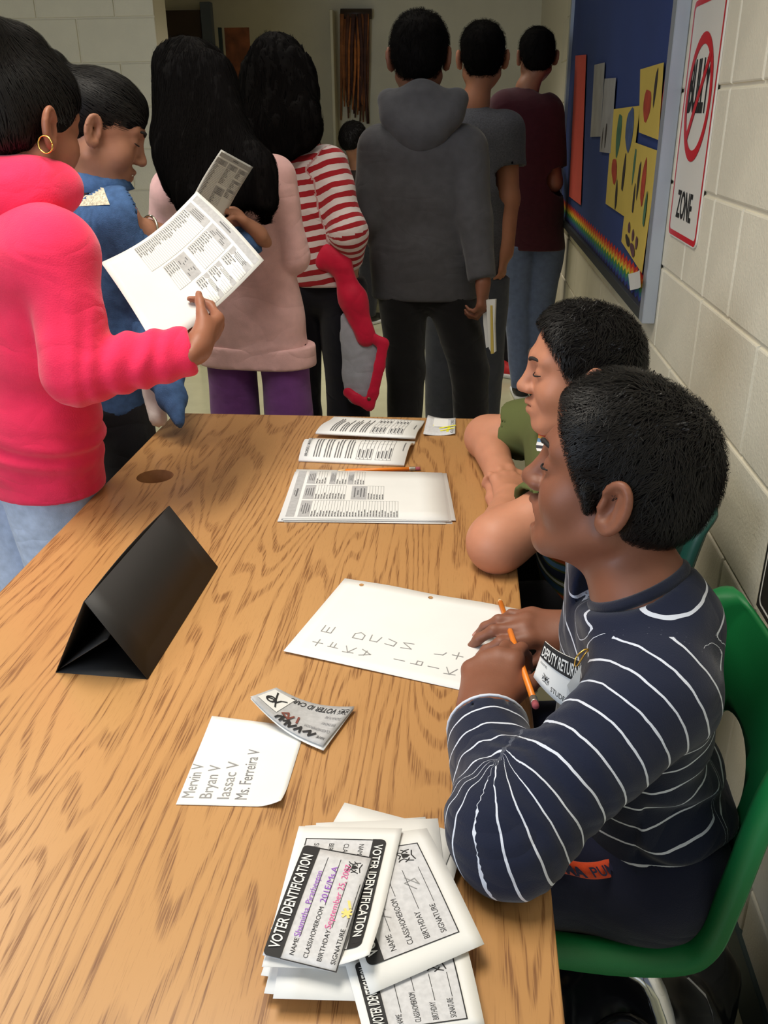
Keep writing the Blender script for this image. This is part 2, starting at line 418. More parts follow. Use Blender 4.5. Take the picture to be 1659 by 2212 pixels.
# cream pilaster, brown hanging, and a low cabinet
structure(yrect('trim_1', (711, 20), (727, 333), 7.35, .14, mat('cream_trim', (214, 206, 176), .5), None, .004))
hg = tag(empty('raffia_hanging', tuple(py_(768, 262, 7.45))), 'shaggy brown and orange hanging on the far wall', 'wall hanging')
rg = random.Random(3)
for i in range(34):
    x = rg.uniform(738, 800); y1 = rg.uniform(215, 268)
    p0 = py_(x, 30, 7.42+rg.uniform(0, .06)); p1 = py_(x+rg.uniform(-4, 4), y1, 7.42+rg.uniform(0, .06))
    m_ = mat('raffia_%d' % (i % 4), [(96, 58, 38), (140, 84, 44), (176, 104, 48), (74, 44, 36)][i % 4], .8, var=.3, vscale=20)
    mid = (p0+p1)/2+np.array([rg.uniform(-.02, .02), 0, 0]); tube('strand', spline([p0, mid, p1], 8), np.linspace(.018, .006, 8), m_, hg, n=6)
a = py_(736, 30, 7.46); b = py_(803, 30, 7.46); tube('hanging_rod', [(a[0], 7.46, a[2]), (b[0], 7.46, b[2])], .035, M_DOORW, hg)
cb = tag(empty('storage_cabinet', tuple(py_(760, 450, 7.2)*[1, 1, 0])), 'low beige cabinet with a pale top against the far wall', 'cabinet')
a = py_(727, 334, 7.2)
box('cabinet_body', (a[0], 7.22, 0), (a[0]+.95, 7.48, a[2]-.03), mat('beige_laminate', (186, 180, 150), .5), cb, .004)
box('cabinet_top', (a[0]-.02, 7.18, a[2]-.03), (a[0]+.97, 7.49, a[2]), mat('pale_top', (222, 218, 200), .4), cb, .004)
for k in (0, 1):
    dr = box('cabinet_door', (a[0]+.03+k*.46, 7.205, .08), (a[0]+.47+k*.46, 7.22, a[2]-.06), mat('beige_door', (178, 172, 142), .5), cb, .003)
    box('knob', (a[0]+.42+k*.1, 7.185, .55), (a[0]+.44+k*.1, 7.205, .57), M_CHROME, dr, .003)
# far desk whose steel leg shows between the coat and the hoodie
dk = tag(empty('student_desk', tuple(pz(805, 672, 0))), 'far student desk with a silver tubular leg on the floor', 'desk')
q = pz(805, 672, 0); zt = .72
box('desk_top', (q[0]-.05, q[1]-.05, zt), (q[0]+.6, q[1]+.34, zt+.03), mat('desk_laminate', (150, 112, 70), .4), dk, .004)
for dx, dy in ((0, 0), (.55, 0), (0, .29), (.55, .29)):
    tube('leg', [(q[0]+dx, q[1]+dy, 0), (q[0]+dx, q[1]+dy, zt)], .014, M_CHROME, dk)

# ------------------------------------------------------------------ bulletin board on the right wall
BX = WX-.03
fr = tag(empty('bulletin_board', (BX, 3.6, .9)), 'blue bulletin board with aluminium frame and rainbow border on block wall', 'bulletin board')
c0 = px_(1388, 640, BX); Yr = c0[1]; zb = .90; YL = 4.85; ZT = 2.02
M_BLUE = mat('blue_backing_paper', (38, 60, 118), .8, var=.05, vscale=4)
M_ALU = mat('aluminium_frame', (188, 196, 208), .38, metal=.55)
box('backing', (BX+.012, Yr, zb), (WX-.001, YL, ZT), M_BLUE, fr)
for nm, lo, hi in (('frame_side', (BX-.004, Yr-.05, zb-.03), (WX-.001, Yr, ZT)), ('frame_side', (BX-.004, YL, zb-.03), (WX-.001, YL+.05, ZT)),
                   ('frame_bottom', (BX-.004, Yr, zb-.03), (WX-.001, YL, zb)), ('frame_top', (BX-.004, Yr-.05, ZT), (WX-.001, YL+.05, ZT+.05))):
    box(nm, lo, hi, M_ALU if nm == 'frame_side' else mat('shade_tinted_frame', (66, 70, 74), .4, metal=.3), fr, .002)  # bottom rail's shadow painted in as a darker metal; top rail shares it
rain = [(196, 40, 36), (228, 120, 40), (222, 196, 60), (70, 140, 70), (40, 110, 130), (46, 60, 130), (40, 36, 60)]
X0 = BX+.0115
per = .06; ny = int((YL-Yr)/per*2)
for i, cc in enumerate(rain):
    V, F = [], []; top = zb+.085-i*.012; bot = zb
    for k in range(ny+1):
        y = Yr+.0+(YL-Yr)*k/ny; t_ = top-(.014 if k % 2 else 0); xx = X0-.0004*i
        V += [(xx, y, bot), (xx, y, t_)]
        if k: F.append([2*k-2, 2*k, 2*k+1, 2*k-1])
    mesh_py('border_band', V, F, mat('border_%d' % i, rain[i], .7), fr)
nz = int((1.5-zb)/.03)
for i, cc in enumerate(rain[:5]):
    V, F = [], []
    for k in range(nz+1):
        z = zb+(ZT-.4-zb)*k/nz; t_ = Yr+.07-i*.014-(.010*(1+math.sin(k*.8))); xx = X0-.0006*i-.003
        V += [(xx, Yr, z), (xx, max(t_, Yr+.004), z)]
        if k: F.append([2*k-2, 2*k-1, 2*k+1, 2*k])
    mesh_py('border_band', V, F, mat('border_%d' % i, rain[i], .7), fr)
# white curl where the border strip has come loose
c_ = [px_(1357, 592, X0-.004), px_(1382, 583, X0-.035), px_(1384, 620, X0-.035), px_(1361, 627, X0-.010)]; V, F = [], []
for k in range(7):
    t_ = k/6; bow = np.array([.006*math.sin(math.pi*t_), 0, 0]); V += [c_[0]*(1-t_)+c_[1]*t_+bow, c_[3]*(1-t_)+c_[2]*t_+bow]
    if k: F.append([2*k-2, 2*k, 2*k+1, 2*k-1])
mesh_py('loose_border_end', V, F, M_PAPER, fr, True)
def wall_sheet(name, pix, X, m, label, cat, group=None, marks=(), th=.0012):
    """sheet pinned flat on the plane X whose four pixel corners are pix"""
    c = [px_(a, b, X) for a, b in pix]; V = [tuple(p) for p in c]+[(X+th, p[1], p[2]) for p in c]
    F = [[0, 1, 2, 3], [7, 6, 5, 4]]+[[i, i+4, (i+1) % 4+4, (i+1) % 4] for i in range(4)]
    o = mesh_py(name, V, F, m); tag(o, label, cat, group)
    for j, (u, v, a, b_, rot, mm) in enumerate(marks):
        ctr = [(1-u)*(1-v)*c[0][k]+u*(1-v)*c[1][k]+u*v*c[2][k]+(1-u)*v*c[3][k] for k in range(3)]
        V = []
        for k in range(14):
            t_ = 2*math.pi*k/14; y = 1.4*a*math.cos(t_); z = .5*b_*math.sin(t_)*(1+.15*math.sin(3*t_+j))
            V.append((X-.0006-.0002*j, ctr[1]+y*math.cos(rot)-z*math.sin(rot), ctr[2]+y*math.sin(rot)+z*math.cos(rot)))
        mesh_py('paint_mark', V, [list(range(14))], mm, o)
    return o
YEL = mat('yellow_painting_paper', (206, 180, 84), .8, var=.05, vscale=6)
P_ = {k: mat('paint_'+k, v, .7, var=.25, vscale=30) for k, v in dict(dark=(52, 44, 44), red=(172, 64, 44), green=(70, 110, 84), blue=(70, 90, 130), plum=(96, 62, 70)).items()}
XS = X0-.006
wall_sheet('painting', [(1324, 236), (1382, 228), (1352, 470), (1308, 440)], XS, YEL, 'yellow sheet with dark green and red handprint strokes pinned left on board', 'painting', 'children\'s paintings on the bulletin board',
           [(.35, .25, .035, .13, .1, P_['green']), (.75, .2, .05, .12, 0, P_['blue']), (.3, .62, .045, .07, .3, P_['red']), (.72, .62, .016, .11, .1, P_['dark']), (.5, .85, .014, .09, -.2, P_['dark'])])
wall_sheet('painting', [(1366, 306), (1421, 326), (1386, 590), (1342, 522)], XS-.003, YEL, 'lowest yellow sheet with plum hand marks near the rainbow border corner', 'painting', 'children\'s paintings on the bulletin board',
           [(.2, .2, .012, .10, .1, P_['green']), (.45, .3, .012, .1, .1, P_['dark']), (.65, .3, .022, .12, .05, P_['red']), (.35, .5, .010, .08, 0, P_['dark']), (.3, .78, .015, .03, .2, P_['plum']), (.5, .8, .013, .032, .1, P_['plum']), (.68, .82, .013, .035, .1, P_['plum']), (.3, .9, .03, .025, .2, P_['dark']), (.55, .92, .03, .03, .2, P_['plum']), (.85, .5, .012, .09, .1, P_['green'])])
wall_sheet('painting', [(1383, 150), (1433, 135), (1421, 302), (1380, 286)], XS-.001, YEL, 'upper yellow sheet with orange strokes beside the aluminium frame', 'painting', 'children\'s paintings on the bulletin board',
           [(.4, .55, .04, .08, .1, P_['red']), (.75, .3, .012, .09, .1, P_['dark'])])
GRS = mat('grey_notice_paper', (150, 148, 146), .8, var=.12, vscale=14)
wall_sheet('notice_sheet', [(1284, 140), (1306, 135), (1297, 295), (1275, 296)], XS, GRS, 'upper grey notice strip on blue board backing', 'notice')
wall_sheet('notice_sheet', [(1306, 170), (1330, 168), (1318, 331), (1295, 328)], XS-.001, GRS, 'lower grey notice strip beside the yellow paintings', 'notice', None, [(.5, .75, .012, .08, .05, P_['dark']), (.2, .8, .006, .07, 0, P_['dark'])])
REDP = mat('coral_red_paper', (206, 84, 72), .8, var=.06, vscale=6)
wall_sheet('red_poster', [(1243, 120), (1266, 118), (1254, 443), (1229, 424)], XS, REDP, 'coral red paper at the far end of the bulletin board', 'poster')
# anti-bullying sign
SXp = WX-.004
b0 = px_(1443, 503, SXp); b1 = px_(1501, 541, SXp); sgn = empty('wall_sign', (SXp, (b0[1]+b1[1])/2, b0[2]))
tag(sgn, 'white sign with red border and crossed circle reading ZONE on block wall', 'sign')
Ya, Yb, zs = b0[1], b1[1], (b0[2]+b1[2])/2; sw = Ya-Yb; sh = .50
def rrect(y0, y1, z0, z1, r, n=6):
    out = []
    for cy, cz, a0 in ((y1-r, z1-r, 0), (y0+r, z1-r, 90), (y0+r, z0+r, 180), (y1-r, z0+r, 270)):
        for k in range(n+1):
            t_ = math.radians(a0+90*k/n); out.append((cy+r*math.cos(t_), cz+r*math.sin(t_)))
    return out
def plate(name, outline, x, th, m, parent):
    n = len(outline); V = [(x, y, z) for y, z in outline]+[(x+th, y, z) for y, z in outline]
    return mesh_py(name, V, [list(range(n))[::-1], list(range(n, 2*n))]+[[i, (i+1) % n, (i+1) % n+n, i+n] for i in range(n)], m, parent)
M_SIGNRED = mat('sign_red', (204, 32, 44), .4); M_SIGNW = mat('sign_white', (228, 224, 214), .4)
def ring2(name, o1, o2, x, m, parent):
    n = len(o1); V = [(x, *p) for p in o1]+[(x, *p) for p in o2]
    return mesh_py(name, V, [[i, (i+1) % n, (i+1) % n+n, i+n] for i in range(n)], m, parent)
plate('sign_plate', rrect(Yb, Ya, zs, zs+sh, .02), SXp, .0035, M_SIGNW, sgn)
ring2('red_border', rrect(Yb+.003, Ya-.003, zs+.003, zs+sh-.003, .018), rrect(Yb+.013, Ya-.013, zs+.015, zs+sh-.015, .012), SXp-.0004, M_SIGNRED, sgn)
cyy, czz, R1 = (Ya+Yb)/2, zs+.30, sw*.40
circ = lambda r: [(cyy+r*math.cos(t_), czz+r*1.12*math.sin(t_)) for t_ in np.linspace(0, 2*math.pi, 40, endpoint=False)]
ring2('red_circle', circ(R1), circ(R1*.82), SXp-.0012, M_SIGNRED, sgn)
dv = unit((1, -1.25)); nv = np.array([-dv[1], dv[0]])*R1*.085
pts = [np.array([cyy, czz])+s*dv*R1*.95+q*nv for s, q in ((-1, -1), (1, -1), (1, 1), (-1, 1))]
mesh_py('red_bar', [(SXp-.0016, *p) for p in pts], [[0, 1, 2, 3]], M_SIGNRED, sgn)
# black sign standing off the wall at the right edge of the view
bx = WX-.035; q0 = px_(1641, 1292, bx); q1 = px_(1655, 1085, bx)
bs = tag(empty('black_wall_sign', (bx, q0[1]-.2, q0[2])), 'black sign with a white outline mounted on the wall beside the green chair', 'sign')
box('sign_panel', (bx, q0[1]-.42, q0[2]-.02), (bx+.012, q0[1]+.012, q0[2]+.36), M_BLACKCARD, bs, .003)
ring2('white_outline', rrect(q0[1]-.408, q0[1], q0[2]-.008, q0[2]+.348, .012), rrect(q0[1]-.404, q0[1]-.004, q0[2]-.004, q0[2]+.344, .010), bx-.0006, M_PAPER, bs)
box('wall_bracket', (bx+.012, q0[1]-.25, q0[2]+.1), (WX, q0[1]-.15, q0[2]+.2), M_BLACKCARD, bs)
# ------------------------------------------------------------------ print and paper
_txt = {}
def text_mesh(s, bold=0.):
    key = (s, bold)
    if key not in _txt:
        cu = bpy.data.curves.new('t', 'FONT'); cu.body = s; cu.resolution_u = 3; cu.offset = bold; cu.fill_mode = 'FRONT'
        o = bpy.data.objects.new('t', cu); COL.objects.link(o); dg = bpy.context.evaluated_depsgraph_get(); dg.update()
        me = o.evaluated_get(dg).to_mesh(); V = np.array([v.co[:2] for v in me.vertices]); F = [list(p.vertices) for p in me.polygons]
        o.evaluated_get(dg).to_mesh_clear(); bpy.data.objects.remove(o); bpy.data.curves.remove(cu)
        V = V.reshape(-1, 2)
        V[:, 0] -= V[:, 0].min(); _txt[key] = (V/.69, F)              # cap height 1
    return _txt[key]
def text_on(name, surf, s, org, h, m, parent, dx=(1, 0), width=None, bold=0., cond=1., lift=.0003):
    """lettering on surf(s,t,off): baseline starts at org, runs along dx, capitals h tall"""
    V, F = text_mesh(s, bold); dx = unit(dx); dy = np.array([-dx[1], dx[0]])
    sx = h*cond if width is None else width/max(V[:, 0].max(), 1e-6)
    P = np.array(org)[None]+V[:, :1]*sx*dx[None]+V[:, 1:]*h*dy[None]
    return mesh_py(name, [surf(a, b, lift) for a, b in P], F, m, parent)
def rects_on(name, surf, rects, m, parent, lift=.0002, sub=1):
    V, F = [], []
    for x0, y0, x1, y1 in rects:
        nx = max(1, int(sub*abs(x1-x0)/.03)+0); ny = max(1, int(sub*abs(y1-y0)/.03)+0); b = len(V)
        for j in range(ny+1):
            for i in range(nx+1): V.append(surf(x0+(x1-x0)*i/nx, y0+(y1-y0)*j/ny, lift))
        for j in range(ny):
            for i in range(nx): k = b+j*(nx+1)+i; F.append([k, k+1, k+nx+2, k+nx+1])
    o = mesh_py(name, V, F, m, parent)
    if len(rects) > 12: o['kind'] = 'stuff'
    return o
def strokes_on(name, surf, lines, w, m, parent, lift=.00035):
    """pen strokes: polylines in sheet metres"""
    V, F = [], []
    for ln in lines:
        ln = np.array(ln, float)
        for a, b in zip(ln[:-1], ln[1:]):
            d = b-a; n = np.array([-d[1], d[0]])/(np.linalg.norm(d)+1e-9)*w/2; k = len(V); e = d/(np.linalg.norm(d)+1e-9)*w*.4
            V += [surf(*(a-n-e), lift), surf(*(b-n+e), lift), surf(*(b+n+e), lift), surf(*(a+n-e), lift)]; F.append([k, k+1, k+2, k+3])
    o = mesh_py(name, V, F, m, parent)
    if len(lines) > 12: o['kind'] = 'stuff'
    return o
class Sheet:
    """paper sheet: corners page TL,TR,BR,BL in world; (s,t) metres, origin at page bottom-left; bend(u,v)->extra lift"""
    def __init__(s, name, TL, TR, BR, BL, material, bend=None, w=None, h=None, nx=10, ny=10, th=.0004, up=(0, 0, 1), parent=None, holes=None):
        s.c = [np.array(p, float) for p in (TL, TR, BR, BL)]
        s.w = w or np.linalg.norm(s.c[1]-s.c[0]); s.h = h or np.linalg.norm(s.c[3]-s.c[0]); s.bend = bend
        s.n = unit(np.cross(s.c[1]-s.c[0], s.c[0]-s.c[3]))
        if s.n@np.array(up) < 0: s.n = -s.n
        V, F = [], []
        for side in (0, 1):
            for j in range(ny+1):
                for i in range(nx+1): V.append(s(s.w*i/nx, s.h*j/ny, -th*side))
        st = (nx+1)*(ny+1)
        q = lambda i, j: j*(nx+1)+i
        for j in range(ny):
            for i in range(nx):
                f = [q(i, j), q(i+1, j), q(i+1, j+1), q(i, j+1)]; F += [f, [st+x for x in f[::-1]]]
        ed = [q(i, 0) for i in range(nx+1)]+[q(nx, j) for j in range(1, ny+1)]+[q(i, ny) for i in range(nx-1, -1, -1)]+[q(0, j) for j in range(ny-1, 0, -1)]
        for a, b in zip(ed, ed[1:]+ed[:1]): F.append([b, a, st+a, st+b])
        s.o = mesh_py(name, V, F, material, parent, True)
    def __call__(s, a, b, off=0.):
        u, v = a/s.w, b/s.h; TL, TR, BR, BL = s.c
        p = (1-u)*v*TL+u*v*TR+u*(1-v)*BR+(1-u)*(1-v)*BL
        return p+s.n*((s.bend(u, v) if s.bend else 0)+off)
# sign lettering
def sign_surf(s_, t_, off): return (SXp-.0008-off, Ya-s_, zs+t_)
text_on('lettering', sign_surf, 'ZONE', (sw*.22, .048), .058, M_INK, sgn, width=sw*.52, bold=.02)
text_on('lettering', sign_surf, 'BULLY', (sw*.19, .275), .10, M_INK, sgn, width=sw*.62, bold=.03)
def bs_surf(s_, t_, off): return (bx-.0006-off, q0[1]-s_, q0[2]+t_)
strokes_on('white_stroke', bs_surf, [[(.018, .06), (.05, .03)], [(.012, .10), (.012, .3)], [(.03, .12), (.05, .12)]], .004, M_PAPER, bs)
# ------------------------------------------------------------------ the table
TZ = .74; TX0, TX1, TY0, TY1 = -.673, .093, .12, 1.95
tb = tag(empty('table', (-.29, 1.0, 0)), 'long oak-grained table strewn with ballots and voter cards', 'table')
tp = box('table_top', (TX0, TY0, TZ-.03), (TX1, TY1, TZ), M_WOOD, tb, .0025, 2)
hc = (pz(295, 1029, TZ)+pz(375, 1029, TZ))/2; hr = .0355
bm = bmesh.new(); bmesh.ops.create_cone(bm, segments=40, radius1=hr, radius2=hr, depth=.2, cap_ends=True)
for v in bm.verts: v.co += Vector((hc[0], hc[1], TZ))
ct = bm_obj('cutter', bm); boolean_cut(tp, ct); tp.parent = tb; tp.matrix_parent_inverse = Matrix.Translation(-tb.location)
V, F = [], []; nn = 40
for k in range(nn):
    t_ = 2*math.pi*k/nn; 
    for z, r in ((TZ-.0008, hr), (TZ-.030, hr-.001)): V.append((hc[0]+r*math.cos(t_), hc[1]+r*math.sin(t_), z))
for k in range(nn): a = 2*k; b = 2*((k+1) % nn); F.append([a, a+1, b+1, b])
mesh_py('grommet_hole_lining', V, F, mat('raw_wood_core', (160, 112, 70), .8, var=.15, vscale=50), tb, True)
M_STEELG = mat('dark_table_steel', (58, 54, 52), .45)
for nm, lo, hi in (('apron', (TX0+.06, TY0+.08, .64), (TX0+.08, TY1-.08, .71)), ('apron', (TX1-.08, TY0+.08, .64), (TX1-.06, TY1-.08, .71)),
                   ('apron', (TX0+.08, TY0+.08, .64), (TX1-.08, TY0+.10, .71)), ('apron', (TX0+.08, TY1-.10, .64), (TX1-.08, TY1-.08, .71))):
    box(nm, lo, hi, M_STEELG, tb)
for x in (TX0+.085, TX1-.085):
    for y in (TY0+.11, TY1-.11):
        lg = tube('leg', [(x, y, 0), (x, y, .71)], .018, M_STEELG, tb, 14); tube('foot_glide', [(x, y, 0), (x, y, .02)], .022, M_BLK, lg, 14)
# black folded tent card
ZT0 = TZ+.0006
nr, fr_, nl = pz(318, 1467, ZT0), pz(470, 1225, ZT0), pz(120, 1452, ZT0)
fl = nl+(fr_-nr); hz = .86; rn = py_(182, 1300, nr[1]); rn = pz(182, 1300, TZ+.112); rf = pz(365, 1093, TZ+.112)
tc_ = tag(empty('tent_card', tuple((nr+fl)/2)), 'black folded cardstock tent standing on the table', 'tent card')
def leaf(name, a, b, c, d, th=.0009, bow=0.):
    a, b, c, d = map(np.array, (a, b, c, d)); n = unit(np.cross(b-a, d-a)); V, F = [], []
    m = 8
    for side in (0, 1):
        for i in range(m+1):
            u = i/m; k = bow*math.sin(math.pi*u)
            V += [a+(b-a)*u+n*(th*side), d+(c-d)*u+n*(th*side+k)]
    st = 2*(m+1)
    for i in range(m): f = [2*i, 2*i+2, 2*i+3, 2*i+1]; F += [f, [st+x for x in f[::-1]], [2*i, st+2*i, st+2*i+2, 2*i+2], [2*i+1, 2*i+3, st+2*i+3, st+2*i+1]]
    F += [[0, 1, st+1, st], [2*m, st+2*m, st+2*m+1, 2*m+1]]
    return mesh_py(name, V, F, M_BLACKCARD, tc_, True)
leaf('side_panel', nr, fr_, rf, rn, bow=.0)
leaf('side_panel', nl, fl, rf+[-.001, 0, 0], rn+[-.001, 0, 0], bow=-.004)
leaf('base_panel', nl, fl, fr_, nr)
ev = rn*.52+nr*.48
leaf('inner_flap', nl+[.001, .004, .001], fl+[.001, 0, .001], fl*.45+rf*.55+[.012, 0, -.01], ev+[-.012, .004, -.002])
# ------------------------------------------------------------------ papers and pencils on the table
def ballot_print(S, o, seed=0):
    """ballot columns: grey title bar, grey headed boxes, rows of tiny candidate marks"""
    r = random.Random(seed); w, h = S.w, S.h
    g, ln, dk = [], [], []
    g.append((.035*w, h*.925, .965*w, h*.978))
    def col(x0, x1, ytop, hd, rows, rowh):
        g.append((x0, ytop-hd, x1, ytop))
        for k in range(4 if hd > .025*h else 2):
            y = ytop-hd*(.25+.2*k); m_ = (x0+x1)/2; hw = (x1-x0)*r.uniform(.18, .36); dk.append((m_-hw, y, m_+hw, y+hd*.07))
        for k in range(rows):
            y = ytop-hd-(k+1)*rowh; ln.append((x0, y, x1, y+.0005)); x = x0+.002
            for _ in range(2):
                l = r.uniform(.006, .014)*w/.216; dk.append((x, y+rowh*.25, x+l, y+rowh*.6)); x += l+.0015
        for x in (x0, x1): ln.append((x, ytop-hd-rows*rowh, x+.0005, ytop-hd))
    col(.035*w, .345*w, h*.905, h*.07, 30, h*.0178)
    col(.375*w, .66*w, h*.905, h*.07, 11, h*.018)
    col(.375*w, .66*w, h*.60, h*.10, 6, h*.018)
    col(.69*w, .965*w, h*.905, h*.055, 4, h*.018)
    col(.69*w, .965*w, h*.755, h*.04, 4, h*.018)
    col(.69*w, .965*w, h*.635, h*.04, 4, h*.018)
    dk.append((.42*w, h*.945, .58*w, h*.955)); dk.append((.45*w, h*.962, .55*w, h*.966))
    rects_on('shaded_box', S, g, M_GREYINK, o, .0002, 1); rects_on('ruled_line', S, ln, M_LINE, o, .0003); rects_on('candidate_print', S, dk, mat('faint_text_ink', (96, 96, 98), .7), o, .0004)
def flat(pts, z): return [pz(a, b, z) for a, b in pts]
# stack of blank ballots; the page top faces left, text reads away from the viewer
z = TZ+.0006
stk = [((628, 1026), (652, 1016), (976, 1031), (973, 1131), (607, 1127)), None]
offs = [(0, 0, 0), (.004, -.003, .004), (-.005, .002, -.006), (.003, .003, .008), (0, 0, .0)]
base = flat([(607, 1126), (641, 1019), (955, 1026), (970, 1129)], z)           # page TL, TR, BR, BL
ctr = sum(base)/4
names = ['bottom ballot sheet of the neat stack', 'ballot sheet second from the bottom of the neat stack', 'middle ballot sheet of the neat stack, edge showing at the right', 'ballot sheet just under the top of the neat stack', 'top printed ballot sheet of the neat stack by the pencil']
for k in range(5):
    ox, oy, rot = [(.006, -.004, .0), (-.004, -.006, -.012), (.010, .002, .014), (.003, -.003, .006), (0, 0, 0)][k]
    c, s_ = math.cos(rot), math.sin(rot); zz = z+k*.0012
    cs = [np.array([ctr[0]+ox+(p[0]-ctr[0])*c-(p[1]-ctr[1])*s_, ctr[1]+oy+(p[0]-ctr[0])*s_+(p[1]-ctr[1])*c, zz]) for p in base]
    S = Sheet('ballot_sheet', *cs, M_PAPER, bend=lambda u, v: .0006*math.sin(3*u+2*v)**2, nx=6, ny=6)
    tag(S.o, names[k], 'ballot', 'ballots stacked on the table')
    if k == 4: ballot_print(S, S.o, 1)
# open booklet
bk = tag(empty('booklet', tuple(pz(790, 955, TZ))), 'open white booklet with printed tables lying at the far end of the table', 'booklet')
def page_print(S, o, seed, title=None):
    r = random.Random(seed); w, h = S.w, S.h; dk, ln = [], []
    for para in range(4):
        y0 = h*(.86-.10*para)
        for k in range(3): y = y0-k*h*.025; dk.append((.07*w, y, .07*w+w*r.uniform(.45, .85), y+h*.008))
    for tx in (0, 1):
        y1 = h*(.46-.18*tx); rows = 4; rh = h*.036
        for k in range(rows+1): ln.append((.06*w, y1-k*rh, .94*w, y1-k*rh+.0006))
        for x in (.06, .48, .66, .94): ln.append((x*w, y1-rows*rh, x*w+.0006, y1))
        for k in range(rows): dk.append((.10*w, y1-k*rh-rh*.65, .10*w+w*r.uniform(.15, .26), y1-k*rh-rh*.35)); dk.append((.70*w, y1-k*rh-rh*.65, .70*w+w*.14, y1-k*rh-rh*.35))
    dk.append((.3*w, h*.04, .6*w, h*.048))
    rects_on('text_line', S, dk, mat('faint_text_ink', (96, 96, 98), .7), o, .0012, 8); rects_on('ruled_line', S, ln, M_LINE, o, .0010, 8)
    if title: text_on('title', S, title, (.07*w, h*.925), h*.026, M_INK, o, width=.8*w, bold=.01, lift=.0022)
z1 = TZ+.001
lo = flat([(645, 997), (668, 950), (897, 957), (873, 1008)], z1); up_ = flat([(682, 945), (722, 903), (917, 912), (897, 956)], z1)
Sl = Sheet('booklet_page', lo[0], lo[1], lo[2], lo[3], M_PAPER, bend=lambda u, v: .004+.022*math.sin(math.pi*min(1, u*1.15))**.8*(.5+.5*u), nx=14, ny=4, th=.004, parent=bk)
page_print(Sl, Sl.o, 5, 'PROPERLY MARKED BALLOTS')
Su = Sheet('booklet_page', up_[0], up_[1], up_[2], up_[3], M_PAPER, bend=lambda u, v: .004+.016*(1-u)*math.sin(math.pi*(.15+.85*u)), nx=14, ny=4, th=.004, parent=bk)
page_print(Su, Su.o, 6)
# pencils
M_ORANGE = mat('orange_pencil_paint', (232, 128, 34), .35); M_ERASER = mat('pink_eraser', (150, 70, 78), .8); M_FERR = mat('pencil_ferrule', (190, 188, 176), .3, metal=.9)
M_RAWW = mat('sharpened_wood', (220, 178, 124), .7); M_GRAPH = mat('graphite', (50, 50, 52), .4)
def pencil(label, tip, end, r=.0036):
    tip, end = np.array(tip), np.array(end); d = unit(end-tip); L = np.linalg.norm(end-tip)
    e = tag(empty('pencil', tuple(tip)), label, 'pencil', 'orange pencils')
    tube('body', [tip+d*.020, tip+d*(L-.022)], r, M_ORANGE, e, 6)
    tube('sharpened_cone', [tip+d*.005, tip+d*.020], [r*.3, r], M_RAWW, e, 12); tube('lead', [tip, tip+d*.005], [r*.08, r*.3], M_GRAPH, e, 8)
    pts = [tip+d*(L-.022+.0125*k/8) for k in range(9)]
    tube('ferrule', pts, [r*1.06+(.00035 if k % 2 else 0) for k in range(9)], M_FERR, e, 14); tube('eraser', [tip+d*(L-.0095), tip+d*(L-.002), tip+d*L], [r, r, r*.75], M_ERASER, e, 12)
    return e
pa = pz(724, 1017, TZ+.0052); pb = pz(908, 1012, TZ+.0045)
pencil('orange pencil lying between the booklet and the ballot stack', pa, pb)
# small grey card with yellow highlighter
yc = flat([(983, 943), (980, 904), (928, 899), (913, 941)], TZ+.001)
S = Sheet('voter_card', pz(983, 940, TZ+.001), pz(984, 906, TZ+.001), pz(924, 900, TZ+.001), pz(914, 941, TZ+.001), M_LIGHTGREY, bend=lambda u, v: .004*(v-.5)**2*4, nx=6, ny=6)
tag(S.o, 'grey voter card with yellow highlighter at the far end of the table', 'card')
M_HIL = mat('yellow_highlighter', (226, 220, 60), .7, var=.1, vscale=60)
rects_on('white_panel', S, [(S.w*.45, S.h*.25, S.w*.93, S.h*.75)], M_PAPER, S.o)
strokes_on('highlighter_scribble', S, [[(S.w*.5, S.h*.3), (S.w*.8, S.h*.35), (S.w*.6, S.h*.5), (S.w*.85, S.h*.6), (S.w*.6, S.h*.68)], [(S.w*.25, S.h*.55), (S.w*.35, S.h*.95)], [(S.w*.4, S.h*.5), (S.w*.5, S.h*.98)], [(S.w*.2, S.h*.75), (S.w*.5, S.h*.8)]], .006, M_HIL, S.o)
text_on('lettering', S, 'VOTER ID CARD', (S.w*.06, S.h*.84), S.h*.10, M_INK, S.o, width=S.w*.8)
# three-hole paper with pencilled letters, under the writing hand
TLw = pz(745, 1249, TZ+.0008); e1 = unit(pz(932, 1287, TZ+.0008)-pz(783, 1260, TZ+.0008)); e2 = unit(pz(615, 1407, TZ+.0008)-TLw)
TRw = TLw+e1*.279; BLw = TLw+e2*.214; BRw = TRw+e2*.212+e1*.006
S = Sheet('lined_paper', TLw, TRw, BRw, BLw, M_PAPER, bend=lambda u, v: .0015*(1-u)*(1-v)*2+.004*max(0, v-.9)*10*math.sin(6*u)**2*.4, nx=16, ny=12)
tag(S.o, 'white three-hole sheet with pencilled letters under the writing hand', 'paper')
PW, PH = S.w, S.h
def disc_on(S, name, c, r, m, o, lift=.0004):
    V = [S(c[0]+r*math.cos(t_), c[1]+r*math.sin(t_), lift) for t_ in np.linspace(0, 2*math.pi, 18, endpoint=False)]
    return mesh_py(name, V, [list(range(18))], m, o)
for i_, x in enumerate((.0315, .1395)): disc_on(S, 'punched_hole', (x, PH-.0115), .0037, M_WOOD, S.o)
